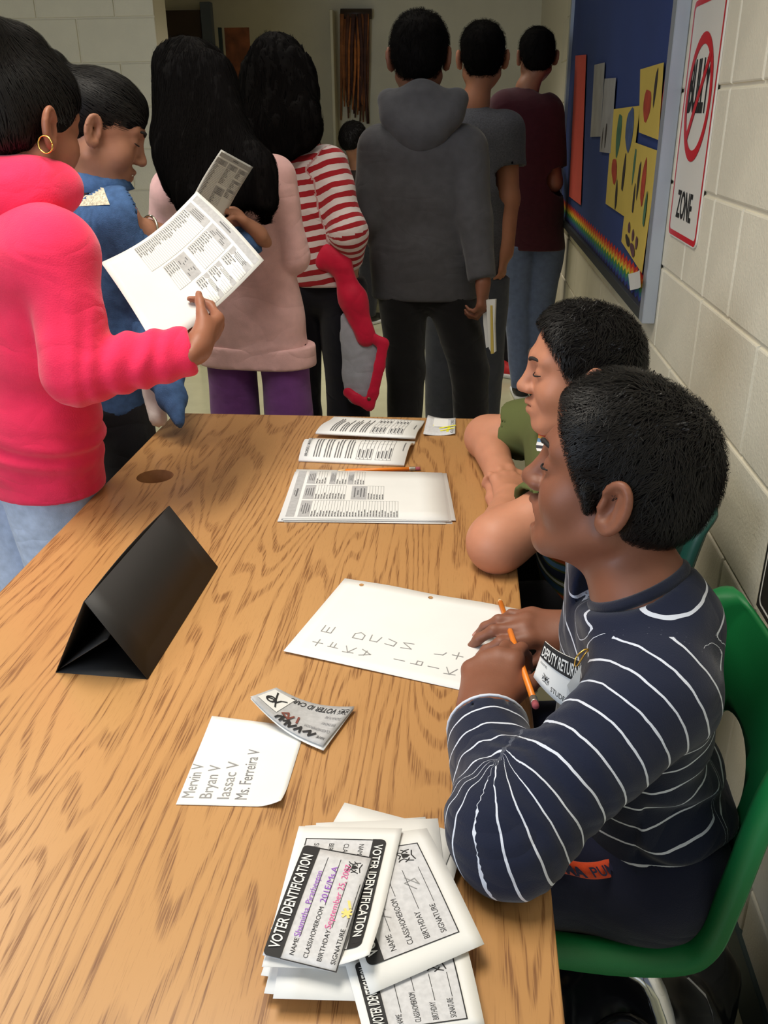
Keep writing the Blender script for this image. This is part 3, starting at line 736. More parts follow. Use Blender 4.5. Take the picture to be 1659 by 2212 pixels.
GL = {'E': [[(0, 1), (0, 0), (1, 0), (1, 1)], [(.5, 0), (.5, .8)]], 'D': [[(0, 0), (1, 0), (1, .7), (.5, 1), (0, .7), (0, 0)]], 'C': [[(0, 1), (.1, .1), (.8, .1), (1, .9)]], 'U': [[(0, .1), (.9, .0), (1, .6), (.1, .9)]],
      'N': [[(0, 0), (1, .1), (0, .8), (1, .9)]], 'J': [[(0, .1), (.8, .2), (1, .6)]], 'X': [[(0, .5), (1, .5)], [(.5, 0), (.5, 1)]], 'K': [[(0, 0), (1, .1)], [(.5, 0), (0, .9)], [(.5, .1), (1, .9)]], 'F': [[(0, .3), (1, .3)], [(.2, .3), (.2, 1)], [(.6, .3), (.6, .9)]],
      'I': [[(0, .5), (1, .5)]], 'P': [[(0, .4), (1, .4), (1, .9), (.5, .9), (.5, .4)]], 'A': [[(0, 0), (1, .4), (0, .9)], [(.4, .1), (.5, .8)]]}
ls = []
for row, (yy, txt) in enumerate(((.062, 'E DCUN JX'), (.026, 'XFKA IPIK'))):
    for i_, ch in enumerate(txt):
        if ch == ' ': continue
        ox = .026+i_*.0225+row*.0; oy = yy-.0
        for ln in GL[ch]: ls.append([(ox+.0005+a*.014, oy+b*.016) for a, b in ln])
strokes_on('pencil_letter', S, ls, .0013, M_PENCILMARK, S.o)
# name list sheet with a curled corner
nl_ = [pz(380, 1738, TZ+.0008), pz(458, 1548, TZ+.0008), pz(660, 1572, TZ+.0008), pz(608, 1744, TZ+.0008)]
S = Sheet('name_list', *nl_, M_PAPER, bend=lambda u, v: .0004+.10*max(0, .24-v-u*.9)**1.7+.003*max(0, u-.75)*(v), nx=22, ny=22)
tag(S.o, 'white note sheet with four handwritten names beside the tilted voter card', 'note')
for i_, (t_, w_) in enumerate((('Mervin V', .40), ('Bryan V', .40), ('Iassac V', .46), ('Ms. Ferreira V', .64))):
    text_on('handwriting', S, t_, (S.w*.07, S.h*(.86-.17*i_)), .0125, M_PENCILMARK if i_ < 3 else M_LINE, S.o, width=S.w*w_*.9, dx=(1, .04), bold=.0)
# generic crest mark: shield with two supporters
def crest(S, o, c, r, right=(1, 0)):
    r_ = unit(right); u_ = np.array([-r_[1], r_[0]]); T = lambda a, b: tuple(np.array(c)+r*(a*r_+b*u_))
    sh = [T(*p) for p in ((-.32, .35), (.32, .35), (.32, -.1), (0, -.5), (-.32, -.1))]
    V = [S(*p, .0004) for p in sh]; V2 = []; F = [[0, 1, 2, 3, 4]]
    mesh_py('crest_shield', V, F, M_INK, o)
    ls = []
    for sg in (-1, 1):
        ls += [[T(sg*.9, -.6), T(sg*.75, -.1), T(sg*.45, .25), T(sg*.6, .7)], [T(sg*.75, -.1), T(sg*.45, -.3)], [T(sg*.6, .7), T(sg*.8, .85)], [T(sg*.95, .2), T(sg*.75, -.05)]]
    ls += [[T(-.35, .75), T(0, .5), T(.35, .75)], [T(-.7, -.85), T(0, -.65), T(.7, -.85)]]
    strokes_on('crest_figures', S, ls, r*.13, M_INK, o)
# voter identification print (origin page bottom-left)
def voter_print(S, o, x0, y0, w, h, hd=.2, fields=True, bg=True, hand=None):
    if bg: rects_on('card_ground', S, [(x0, y0, x0+w, y0+h*(1-hd))], M_LIGHTGREY, o, .00015, 2)
    n = 5; r = h*.07; out = []
    for cx_, cy_, a0 in ((x0+w-r, y0+h-r, 0), (x0+r, y0+h-r, 90)):
        for k in range(n+1): t_ = math.radians(a0+90*k/n); out.append((cx_+r*math.cos(t_), cy_+r*math.sin(t_)))
    out += [(x0, y0+h*(1-hd)), (x0+w, y0+h*(1-hd))]
    # header band as strips so it follows a bent sheet
    rects_on('header_band', S, [(x0+r, y0+h*(1-hd), x0+w-r, y0+h), (x0, y0+h*(1-hd), x0+r, y0+h-r), (x0+w-r, y0+h*(1-hd), x0+w, y0+h-r)], M_INK, o, .0008, 4)
    for cx_, a0 in ((x0+w-r, 0), (x0+r, 90)):
        pts = [(cx_, y0+h-r)]+[(cx_+r*math.cos(math.radians(a0+90*k/n)), y0+h-r+r*math.sin(math.radians(a0+90*k/n))) for k in range(n+1)]
        mesh_py('header_corner', [S(*p, .0008) for p in pts], [list(range(len(pts)))], M_INK, o)
    text_on('header_lettering', S, 'VOTER IDENTIFICATION', (x0+w*.06, y0+h*(1-hd)+h*hd*.22), h*hd*.6, M_PAPER, o, width=w*.84, bold=.016, lift=.0017)
    e = .0005; rects_on('border_line', S, [(x0, y0, x0+w, y0+2*e), (x0, y0, x0+2*e, y0+h*(1-hd)), (x0+w-2*e, y0, x0+w, y0+h*(1-hd))], M_INK, o, .0004, 3)
    if fields:
        lab = ['NAME', 'CLASS/HOMEROOM', 'BIRTHDAY', 'SIGNATURE']; ln = []
        for k, t_ in enumerate(lab):
            yy = y0+h*(1-hd)-h*(.155+.185*k); ww = w*(.045*len(t_)*.62+.02)
            text_on('field_lettering', S, t_, (x0+w*.05, yy), h*.062, M_INK, o, width=ww); ln.append((x0+w*.07+ww, yy-.0004, x0+w*(.92 if k < 2 else .72), yy+.0001))
        rects_on('field_line', S, ln, M_INK, o, .0004, 2); crest(S, o, (x0+w*.87, y0+h*.2), h*.11)
# tilted voter card on the note, plus its twin beneath
def cardc(dz): return [pz(697+2*dz, 1611+6*dz, TZ+.008), pz(541, 1505, TZ+.032), pz(597, 1485-2*dz, TZ+.026), pz(766, 1526, TZ+.007)]
for lay in (1, 0):
    P = [p-np.array([0, 0, .0016*lay]) for p in cardc(lay)]           # the print is upside down: page TL is the lower right corner in view
    S = Sheet('voter_id_card', P[0], P[1], P[2], P[3], M_PAPER if lay else M_GREYINK, bend=lambda u, v: -.010*math.sin(math.pi*u)-.0012*lay, nx=12, ny=8); o = S.o; w, h = S.w, S.h
    if lay: tag(o, 'white voter card just under the tilted grey one on the note', 'card'); continue
    tag(o, 'tilted grey voter card with a cartoon sketch resting on the name list', 'card')
    text_on('lettering', S, 'VOTER ID CARD', (w*.16, h*.10), h*.14, M_INK, o, width=w*.60, bold=.01, lift=.0008); crest(S, o, (w*.08, h*.16), h*.085)
    for k, t_ in enumerate(('SIGNATURE', 'BIRTHDAY', 'CLASS/HOMEROOM', 'NAME')): text_on('field_lettering', S, t_, (w*.04, h*(.33+.17*k)), h*.06, M_LINE if k < 3 else M_INK, o, cond=.55, lift=.0008)
    rects_on('photo_box', S, [(w*.70, h*.14, w*.97, h*.80)], M_PAPER, o, .0008, 4)
    strokes_on('sketch_line', S, [[(w*.73, h*.35), (w*.78, h*.42), (w*.80, h*.58), (w*.86, h*.52), (w*.90, h*.58)], [(w*.90, h*.22), (w*.84, h*.46), (w*.80, h*.56)], [(w*.76, h*.7), (w*.80, h*.58)]], .0022, M_INK, o, .0014)
    strokes_on('sketch_line', S, [[(w*(.87+.045*math.cos(t_)), h*(.56+.10*math.sin(t_))) for t_ in np.linspace(0, 6.3, 14)]], .003, M_INK, o, .0014)
    strokes_on('marker_name', S, [[(w*.17, h*.82), (w*.22, h*.92), (w*.24, h*.80), (w*.30, h*.88)], [(w*.33, h*.94), (w*.36, h*.80), (w*.40, h*.94)], [(w*.42, h*.82), (w*.47, h*.95), (w*.5, h*.82)], [(w*.52, h*.96), (w*.52, h*.80), (w*.57, h*.88)], [(w*.60, h*.94), (w*.6, h*.78), (w*.65, h*.86), (w*.66, h*.94)]], .0028, M_INK, o, .0014)
    strokes_on('red_mark', S, [[(w*.56, h*.74), (w*.60, h*.62), (w*.65, h*.72), (w*.55, h*.78), (w*.52, h*.64)], [(w*.44, h*.76), (w*.47, h*.60)]], .0026, mat('red_brown_marker', (116, 58, 46), .6), o, .0014)
# pile of voter identification sheets
rg = random.Random(11); ZP = TZ+.0008
def rect_at(cx_, cy_, ang, w, h, zz):
    c, s_ = math.cos(ang), math.sin(ang)
    return [np.array([cx_+a*c-b*s_, cy_+a*s_+b*c, zz]) for a, b in ((-w/2, h/2), (w/2, h/2), (w/2, -h/2), (-w/2, -h/2))]
pc = pz(800, 1960, ZP)
lay = [(-.005, .012, 1.62), (.008, .004, 1.45), (-.012, -.004, 1.50), (.004, .016, 1.75), (.010, -.006, 1.38), (-.010, -.018, 1.56), (.002, .022, 1.30), (-.006, -.022, 1.62), (.012, .010, 1.70)]
for k, (ox, oy, an) in enumerate(lay):
    cs = rect_at(pc[0]-.004+ox, pc[1]+.0+oy, an, .160, .118, ZP+.0016*k)
    S = Sheet('voter_form', *cs, M_PAPER, bend=lambda u, v, k=k: .0010*math.sin(4*u+k)+.0018*(u-.5)**2*4+.001, nx=8, ny=6)
    tag(S.o, 'white voter form buried in the messy pile, only its edges showing', 'form', 'voter forms buried in the pile')
zt = ZP+.0165
# lower right sheet (fields visible)
S = Sheet('voter_form', pz(790, 2250, zt), pz(742, 2070, zt), pz(1010, 2050, zt), pz(1047, 2212, zt), M_PAPER, bend=lambda u, v: .002*math.sin(3*u), nx=10, ny=10)
tag(S.o, 'voter form nearest the viewer, slipping out at the lower right of the pile', 'form'); voter_print(S, S.o, S.w*.08, S.h*.13, S.w*.84, S.h*.80, hd=.18)
# right sheet
S = Sheet('voter_form', pz(762, 2160, zt+.003), pz(745, 1822, zt+.003), pz(922, 1793, zt+.003), pz(1046, 2043, zt+.003), M_PAPER, bend=lambda u, v: .003*math.sin(3*u)+.002, nx=10, ny=10)
o = S.o; bpy.data.objects.remove(o)
S = Sheet('voter_form', pz(800, 2152, zt+.003), pz(690, 1822, zt+.003), pz(922, 1793, zt+.003), pz(1046, 2043, zt+.003), M_PAPER, bend=lambda u, v: .003*math.sin(3*u)+.002, nx=10, ny=10)
tag(S.o, 'voter form tilted to the right at the top of the pile with pencilled signature', 'form'); voter_print(S, S.o, S.w*.13, S.h*.15, S.w*.74, S.h*.80, hd=.17)
strokes_on('signature', S, [[(S.w*.50, S.h*.34), (S.w*.56, S.h*.42), (S.w*.58, S.h*.32), (S.w*.53, S.h*.30), (S.w*.60, S.h*.40)], [(S.w*.36, S.h*.64), (S.w*.39, S.h*.72)], [(S.w*.42, S.h*.66), (S.w*.44, S.h*.70)]], .001, M_PENCILMARK, S.o)
# second sheet, print running the other way with its header on the right, lower right corner lifted
S = Sheet('voter_form', pz(869, 1793, zt+.008), pz(800, 2098, zt+.008), pz(566, 2092, zt+.006), pz(646, 1788, zt+.006), M_PAPER, bend=lambda u, v: .002+.05*max(0, u+v-1.50)**1.6, nx=16, ny=16)
tag(S.o, 'white voter form with its black header on the right side, under the loose grey card', 'form'); voter_print(S, S.o, S.w*.10, S.h*.10, S.w*.80, S.h*.78, hd=.17)
# loose grey card on top
S = Sheet('voter_form', pz(567, 2063, zt+.013), pz(657, 1826, zt+.012), pz(805, 1853, zt+.012), pz(727, 2102, zt+.013), M_LIGHTGREY, bend=lambda u, v: .002*math.sin(3.1*u), nx=12, ny=10)
o = tag(S.o, 'cut-out grey voter card with coloured handwriting on top of the pile', 'card'); voter_print(S, o, 0, 0, S.w, S.h, hd=.24, bg=False)
w, h = S.w, S.h
for t_, yy, c_, ww, x in (('Shamitha. Piratheepan', .605, (150, 74, 196), .58, .19), ('201E/Ms.A', .42, (150, 196, 170), .34, .50), ('September 25, 2007', .245, (232, 74, 150), .58, .30)):
    text_on('handwriting', S, t_, (w*x, h*yy), h*.085, mat('pen_%d' % c_[0], c_, .6), o, width=w*ww, lift=.0007, bold=-.008)
strokes_on('yellow_star', S, [[(w*.42, h*.06), (w*.48, h*.14)], [(w*.42, h*.14), (w*.48, h*.06)], [(w*.45, h*.04), (w*.45, h*.16)], [(w*.50, h*.08), (w*.55, h*.12)]], .0022, mat('pen_yellow', (226, 206, 120), .6), o, .0007)
# thin shading stripes on the pile's top card edge curl
# ------------------------------------------------------------------ people: shared anatomy
def frame(fwd, up=(0, 0, 1)):
    """columns right, forward, up"""
    f = unit(fwd); r = unit(np.cross(f, up)); return np.stack([r, f, np.cross(r, f)], 1)
class Head:
    def __init__(s, c, fwd, up=(0, 0, 1), sc=1., mouth=0., ears=(-1, 1)):
        s.c = np.array(c, float); s.R = frame(fwd, up); s.s = sc; s.mouth = mouth; s.ears = ears
    def w(s, p): return s.c+s.R@(np.asarray(p, float)*s.s)
    def wd(s, d): return s.R@np.asarray(d, float)
    def prims(s, S, neck_to=None, neck_r=.046):
        C = lambda a, b, r1, r2=None, k=.015, **kw: S.cap(s.w(a), s.w(b), r1*s.s, (r1 if r2 is None else r2)*s.s, k=k*s.s, **kw)
        E = lambda c, r, k=.015, R=None, **kw: S.ell(s.w(c), np.array(r)*s.s, s.R if R is None else s.R@R, k=k*s.s, **kw)
        E((0, -.006, .022), (.070, .085, .075))
        E((0, .028, -.038), (.056, .054, .070), .03)
        E((0, .014, .028), (.064, .061, .059), .02)
        for x in (-1, 1):
            C((x*.050, .0, -.058), (x*.020, .062, -.094), .017, .016, .03)
            E((x*.034, .052, -.034), (.027, .026, .028), .02)
            C((x*.012, .079, .020), (x*.040, .066, .020), .010, .009, .018)
        E((0, .066, -.098), (.021, .019, .016), .018)
        C((0, .080, .012), (0, .099, -.028), .0075, .0105, .014)
        E((0, .100, -.031), (.0115, .0115, .0100), .008)
        for x in (-1, 1): E((x*.0115, .091, -.034), (.0078, .010, .0078), .006)
        for x in (-1, 1): E((x*.031, .091, .002), (.016, .016, .012), .014, op='s')
        for x in (-1, 1): E((x*.031, .067, .001), (.0155, .0150, .0125), .006)
        for x in (-1, 1):                                             # lids: a soft crease
            C((x*.018, .0805, -.004), (x*.043, .074, -.005), .0022, .0018, .004)
        for x in (-1, 1): E((x*.006, .098, -.0415), (.0036, .005, .0025), .003, op='s')
        E((0, .076, -.067), (.026, .017, .020), .012)
        mo = s.mouth
        C((-.018, .081, -.060), (0, .0925, -.0575), .0042, .0058, .005); C((.018, .081, -.060), (0, .0925, -.0575), .0042, .0058, .005)
        z2 = -.0715-.010*mo
        C((-.016, .080, z2+.001), (0, .0895-.003*mo, z2), .0042, .0066, .005); C((.016, .080, z2+.001), (0, .0895-.003*mo, z2), .0042, .0066, .005)
        zm = (-.0575-.006+z2+.0066)/2
        E((0, .094, zm), (.020+.003*mo, .018+.006*mo, .0012+.0062*mo), .003, op='s')
        for x in s.ears:
            t = math.radians(14); Rx = np.array([[1, 0, 0], [0, math.cos(t), -math.sin(t)], [0, math.sin(t), math.cos(t)]])
            t2 = math.radians(24)*x; Rz = np.array([[math.cos(t2), -math.sin(t2), 0], [math.sin(t2), math.cos(t2), 0], [0, 0, 1]]); RR = Rz@Rx
            ec = np.array((x*.079, -.010, -.012)); T = lambda a, b, d=0.: ec+RR@np.array((x*d, a, b))
            E(ec, (.0075, .0185, .0300), .006, RR); E(T(.002, -.022, .001), (.0065, .0115, .012), .006, RR)
            prev = None                                               # helix rim
            for k in range(15):
                a = math.radians(-75+k*19); p = T(-.0165*math.sin(a)*1.0 if False else -.0165*math.cos(a-math.pi/2+.0), 0) if False else T(-.0162*math.sin(math.radians(200-k*17)) if False else .0160*math.cos(math.radians(20+k*17)), .0285*math.sin(math.radians(20+k*17)), .004)
                if prev is not None: C(prev, p, .0040, .0040, .003)
                prev = p
            E(T(.0020, .001, .0090), (.0120, .0105, .0175), .004, RR, op='s')
            E(T(.005, -.010, .008), (.006, .0065, .008), .004, RR, op='s')
            C(T(-.005, -.012, .003), T(-.002, .014, .003), .003, .0026, .004); C(T(.013, -.008, .003), T(.012, .002, .003), .0042, .003, .004)
        if neck_to is not None:
            S.cap(s.w((0, -.022, -.062)), neck_to, neck_r*s.s, neck_r*1.12*s.s, k=.03)
            S.cap(s.w((0, .025, -.080)), neck_to, .026*s.s, .03*s.s, k=.03)
    def near_side(s): return 1 if (s.R[:, 0]@(CAM-s.c)) > 0 else -1
def hand(S, wrist, fwd, back, side, curl, sc=.92, thumb=(.45, .2, .3), spread=.06, k=.005, tips=None):
    """fingers along fwd, back of hand towards `back`; side +1 right hand, -1 left hand; curl 4x3 radians"""
    f = unit(fwd); b = np.asarray(back, float); b = unit(b-f*(b@f)); t = np.cross(f, b)*(-side)       # thumb direction
    t = np.cross(b, f)*(-1)*side*-1 if False else t
    W = lambda x, y, z: np.array(wrist)+sc*(x*t+y*f+z*b)
    kn = [(.027, .080, 0), (.0085, .085, .003), (-.0095, .080, .002), (-.0265, .070, -.002)]
    ln = [(.041, .024, .019), (.045, .027, .020), (.041, .025, .019), (.032, .019, .017)]
    rd = [.0088, .0090, .0086, .0076]
    for i, (x, y, z) in enumerate(kn):
        S.cap(W(x*.62, .0, -.002), W(x, y, z-.003), .0145*sc, .0115*sc, k=.012)
    S.cap(W(0, -.03, 0), W(0, .02, -.002), .0215*sc, .0205*sc, k=.02, flat=(b, .78))
    S.cap(W(.010, .01, -.008), W(.028, .045, -.012), .016*sc, .012*sc, k=.012)                         # thenar
    out = []
    for i in range(4):
        p = W(*kn[i]); a = -.0; ang = 0.; sp = spread*(1.5-i)
        ff = unit(f+t*sp)
        for j in range(3):
            ang += curl[i][j]; d = ff*math.cos(ang)-b*math.sin(ang); q = p+d*ln[i][j]*sc
            r0 = rd[i]*(1-.09*j)*sc; S.cap(p, q, r0, r0*.90, k=k if j else .010); p = q
        out.append((p, d, rd[i]*.75*sc, unit(np.cross(d, np.cross(b, d)))))
    a1, a2, a3 = thumb; p = W(.022, .022, -.008); d = unit(f*math.cos(a1)+t*math.sin(a1)-b*a2)
    q = p+d*.040*sc; S.cap(p, q, .0125*sc, .0100*sc, k=.010); d2 = unit(d-t*a3*.8-b*a3*.5); q2 = q+d2*.028*sc; S.cap(q, q2, .0098*sc, .0090*sc, k=.006)
    d3 = unit(d2-t*a3*.3); q3 = q2+d3*.020*sc; S.cap(q2, q3, .0090*sc, .0072*sc, k=.005); out.append((q3, d3, .0075*sc, b))
    return out
def nails(name, tips, parent, m):
    for p, d, r, bk in tips:
        s_ = np.cross(d, bk); c = p+bk*r*1.02; V = []
        for k in range(10):
            t = 2*math.pi*k/10; V.append(c+s_*r*.62*math.cos(t)+d*(r*.85*math.sin(t)+r*.2)-bk*r*.25*abs(math.cos(t)))
        mesh_py(name, V, [list(range(10))], m, parent, True)
RELAX = [(.25, .45, .3), (.3, .55, .35), (.35, .6, .4), (.4, .6, .4)]
FIST = [(1.0, 1.4, .8), (1.05, 1.45, .8), (1.1, 1.45, .8), (1.1, 1.45, .8)]
GRIP = [(.7, .9, .5), (.75, 1.0, .5), (.8, 1.05, .5), (.85, 1.05, .5)]
def skin(name, rgb): return mat(name, rgb, .5, var=.06, vscale=25, bump=.06, bscale=500, sss=.12, spec=.35)
def cloth(name, rgb, rough=.9, var=.08, bump=.25, bscale=700, sheen=.2, vscale=40, wr=.26):
    new = name not in MATS; m = mat(name, rgb, rough, var=var, vscale=vscale, bump=bump, bscale=bscale, sheen=sheen, spec=.2)
    if new and wr: wrinkle(m, wr)
    return m
def wrinkle(m, s):
    """soft creases under the weave bump"""
    nt = m.node_tree; N = nt.nodes.new; L = nt.links.new; tc = N('ShaderNodeTexCoord'); mp = N('ShaderNodeMapping'); mp.inputs['Scale'].default_value = (1, 1, 1.7); L(tc.outputs['Object'], mp.inputs[0])
    n = N('ShaderNodeTexNoise'); n.inputs['Scale'].default_value = 7; n.inputs['Detail'].default_value = 1.5; n.inputs['Distortion'].default_value = 1.0; L(mp.outputs[0], n.inputs['Vector'])
    r = N('ShaderNodeMath'); r.operation = 'ABSOLUTE'; q = N('ShaderNodeMath'); q.operation = 'SUBTRACT'; q.inputs[1].default_value = .5; L(n.outputs['Fac'], q.inputs[0]); L(q.outputs[0], r.inputs[0])
    b = nt.nodes['Principled BSDF']; bp = N('ShaderNodeBump'); bp.inputs['Strength'].default_value = s; bp.inputs['Distance'].default_value = .03; L(r.outputs[0], bp.inputs['Height'])
    old = b.inputs['Normal'].links[0].from_node if b.inputs['Normal'].links else None
    if old: L(bp.outputs[0], old.inputs['Normal'])
    else: L(bp.outputs[0], b.inputs['Normal'])
M_HAIR = mat('black_hair', (18, 16, 15), .5, var=.3, vscale=60, spec=.28)
M_HAIRD = mat('dull_black_hair', (13, 11, 11), .85, spec=.04)
M_HAIRM = mat('black_hair_base', (14, 12, 12), .75, spec=.06)
def decal(name, sdf, quad, t0, m, parent, n=8, off=.0022):
    """cloth patch laid on a garment's surface inside a pixel quad"""
    R_ = []
    for j in range(n+1):
        for i in range(n+1):
            u, v = i/n, j/n; q = [(1-u)*(1-v)*quad[0][k]+u*(1-v)*quad[1][k]+u*v*quad[2][k]+(1-u)*v*quad[3][k] for k in (0, 1)]; R_.append(ray(*q))
    R_ = np.array(R_, np.float32); L_ = np.linalg.norm(R_, axis=1); t = np.full(len(R_), t0, np.float32); P0 = CAM.astype(np.float32)
    for _ in range(70): t = t+.7*sdf.eval(P0+R_*t[:, None])/L_
    P = P0+R_*t[:, None]; P = P-R_/L_[:, None]*off
    F = [[j*(n+1)+i, j*(n+1)+i+1, (j+1)*(n+1)+i+1, (j+1)*(n+1)+i] for j in range(n) for i in range(n)]
    return mesh_np(name, P, F, m, parent)
def fan_u(sh, el, wr, r, tags=(1, 2)):
    """stripe coordinate of a bent sleeve: rings that fan out from the crook of the elbow"""
    sh, el, wr = (np.array(x, np.float32) for x in (sh, el, wr)); a1 = unit(el-sh).astype(np.float32); a2 = unit(wr-el).astype(np.float32)
    inn = unit(a2-a1); c = el+inn*r*.95; o1 = -(inn-a1*(inn@a1)); o1 = unit(o1); o2 = unit(-(inn-a2*(inn@a2))); ph = math.acos(float(np.clip(o1@o2, -1, 1))); uc = float((c-sh)@a1); gap = 2.1*r*ph
    def fx(V, u, tg):
        q = V-c; x = q@a1; y = q@a2; th = np.arctan2(x, q@o1); fan = uc+gap*np.clip(th/ph, 0, 1); nu = np.where(tg == tags[0], np.where(x <= 0, uc+x, fan), np.where(y >= 0, uc+gap+y, fan))
        return np.where(np.isin(tg, tags), nu, u).astype(np.float32)
    return fx
def stripes_mat(name, base, line, period, duty, off=0., base2=None):
    m = bpy.data.materials.new(name); m.use_nodes = True; nt = m.node_tree; N = nt.nodes.new; L = nt.links.new; b = nt.nodes['Principled BSDF']
    b.inputs['Roughness'].default_value = .9; b.inputs['Specular IOR Level'].default_value = .2; b.inputs['Sheen Weight'].default_value = .15
    at = N('ShaderNodeAttribute'); at.attribute_name = 'u'
    nz = N('ShaderNodeTexNoise'); nz.inputs['Scale'].default_value = 18; tc = N('ShaderNodeTexCoord'); L(tc.outputs['Object'], nz.inputs['Vector'])
    def mth(op, a, c):
        n = N('ShaderNodeMath'); n.operation = op
        for i, x in enumerate((a, c)):
            if x is None: continue
            if isinstance(x, (int, float)): n.inputs[i].default_value = x
            else: L(x, n.inputs[i])
        return n.outputs[0]
    u = mth('ADD', at.outputs['Fac'], mth('MULTIPLY', mth('SUBTRACT', nz.outputs['Fac'], .5), period*.35))
    fr_ = mth('FRACT', mth('DIVIDE', mth('ADD', u, off+10*period), period), None); st = mth('LESS_THAN', fr_, duty); sm = N('ShaderNodeAttribute'); sm.attribute_name = 'seam'; st = mth('MULTIPLY', st, mth('LESS_THAN', sm.outputs['Fac'], .25 if duty < .3 else 2.0))
    mx = N('ShaderNodeMix'); mx.data_type = 'RGBA'; mx.inputs[6].default_value = (*lin(base), 1); mx.inputs[7].default_value = (*lin(line), 1); L(st, mx.inputs[0])
    L(mx.outputs[2], b.inputs['Base Color'])
    n2 = N('ShaderNodeTexNoise'); n2.inputs['Scale'].default_value = 700; L(tc.outputs['Object'], n2.inputs['Vector'])
    bp = N('ShaderNodeBump'); bp.inputs['Strength'].default_value = .2; bp.inputs['Distance'].default_value = .002; L(n2.outputs['Fac'], bp.inputs['Height']); L(bp.outputs[0], b.inputs['Normal']); wrinkle(m, .35)
    return m
def folds(amp, f1, seed=0, f2=None):
    """soft cloth relief: stretched noise"""
    f1 = np.array(f1, np.float32)
    def d(P): 
        r = amp*noise3(P, f1, seed)
        if f2 is not None: r = r+amp*.5*noise3(P, f2, seed+5)
        return r
    return d
def torso(S, neck, shL, shR, hip, fwd, rs, rc, rw, rh, flat=.68, k=.05, u=None):
    """shirt/torso chain: shoulder bar, chest, waist, hips"""
    neck, shL, shR, hip = map(np.array, (neck, shL, shR, hip)); mid = (shL+shR)/2; ax = unit(mid-hip); uk = dict(uax=ax, uo=hip, tag=7) if u else {}
    sd = unit(shR-shL); f = unit(np.asarray(fwd, float)-sd*(np.asarray(fwd)@sd)); fl = (f, flat); wdt = np.linalg.norm(shR-shL)/2
    ch = mid*.70+hip*.30; wa = mid*.34+hip*.66
    S.cap(shL*.9+mid*.1, shR*.9+mid*.1, rs, k=k, **uk)
    for x in (-1, 1):
        S.cap(mid+sd*x*wdt*.55-ax*.02, ch+sd*x*wdt*.42, rc*.70, rc*.72, k=k, flat=fl, **uk); S.cap(ch+sd*x*wdt*.42, wa+sd*x*wdt*.34, rc*.72, rw*.75, k=k, flat=fl, **uk); S.cap(wa+sd*x*wdt*.34, hip+sd*x*wdt*.36, rw*.75, rh*.78, k=k, flat=fl, **uk)
    S.cap(mid, neck, rs*.95, rs*.62, k=k*1.2, **uk)
    return mid, ch, wa, f, sd, ax
def shoe(parent, heel, fwd, m_up, m_sole, L=.235):
    f = unit(np.array(fwd)*[1, 1, 0]); h = np.array([heel[0], heel[1], 0.]); S = Sdf()
    S.cap(h+f*.03+[0, 0, .045], h+f*.08+[0, 0, .05], .036, .036, k=.03); S.cap(h+f*.08+[0, 0, .045], h+f*(L-.04)+[0, 0, .032], .037, .032, k=.03); S.cut(h+[0, 0, .022], (0, 0, -1), h+f*L/2, .3, .003)
    o = S.obj('shoe', .006, m_up, parent)
    T = Sdf(); T.cap(h+f*.035+[0, 0, .016], h+f*(L-.045)+[0, 0, .016], .041, .040, k=.02); T.cut(h+[0, 0, .0], (0, 0, -1), h+f*L/2, .3, .003); T.cut(h+[0, 0, .026], (0, 0, 1), h+f*L/2, .3, .003)
    T.obj('sole', .006, m_sole, o); return o
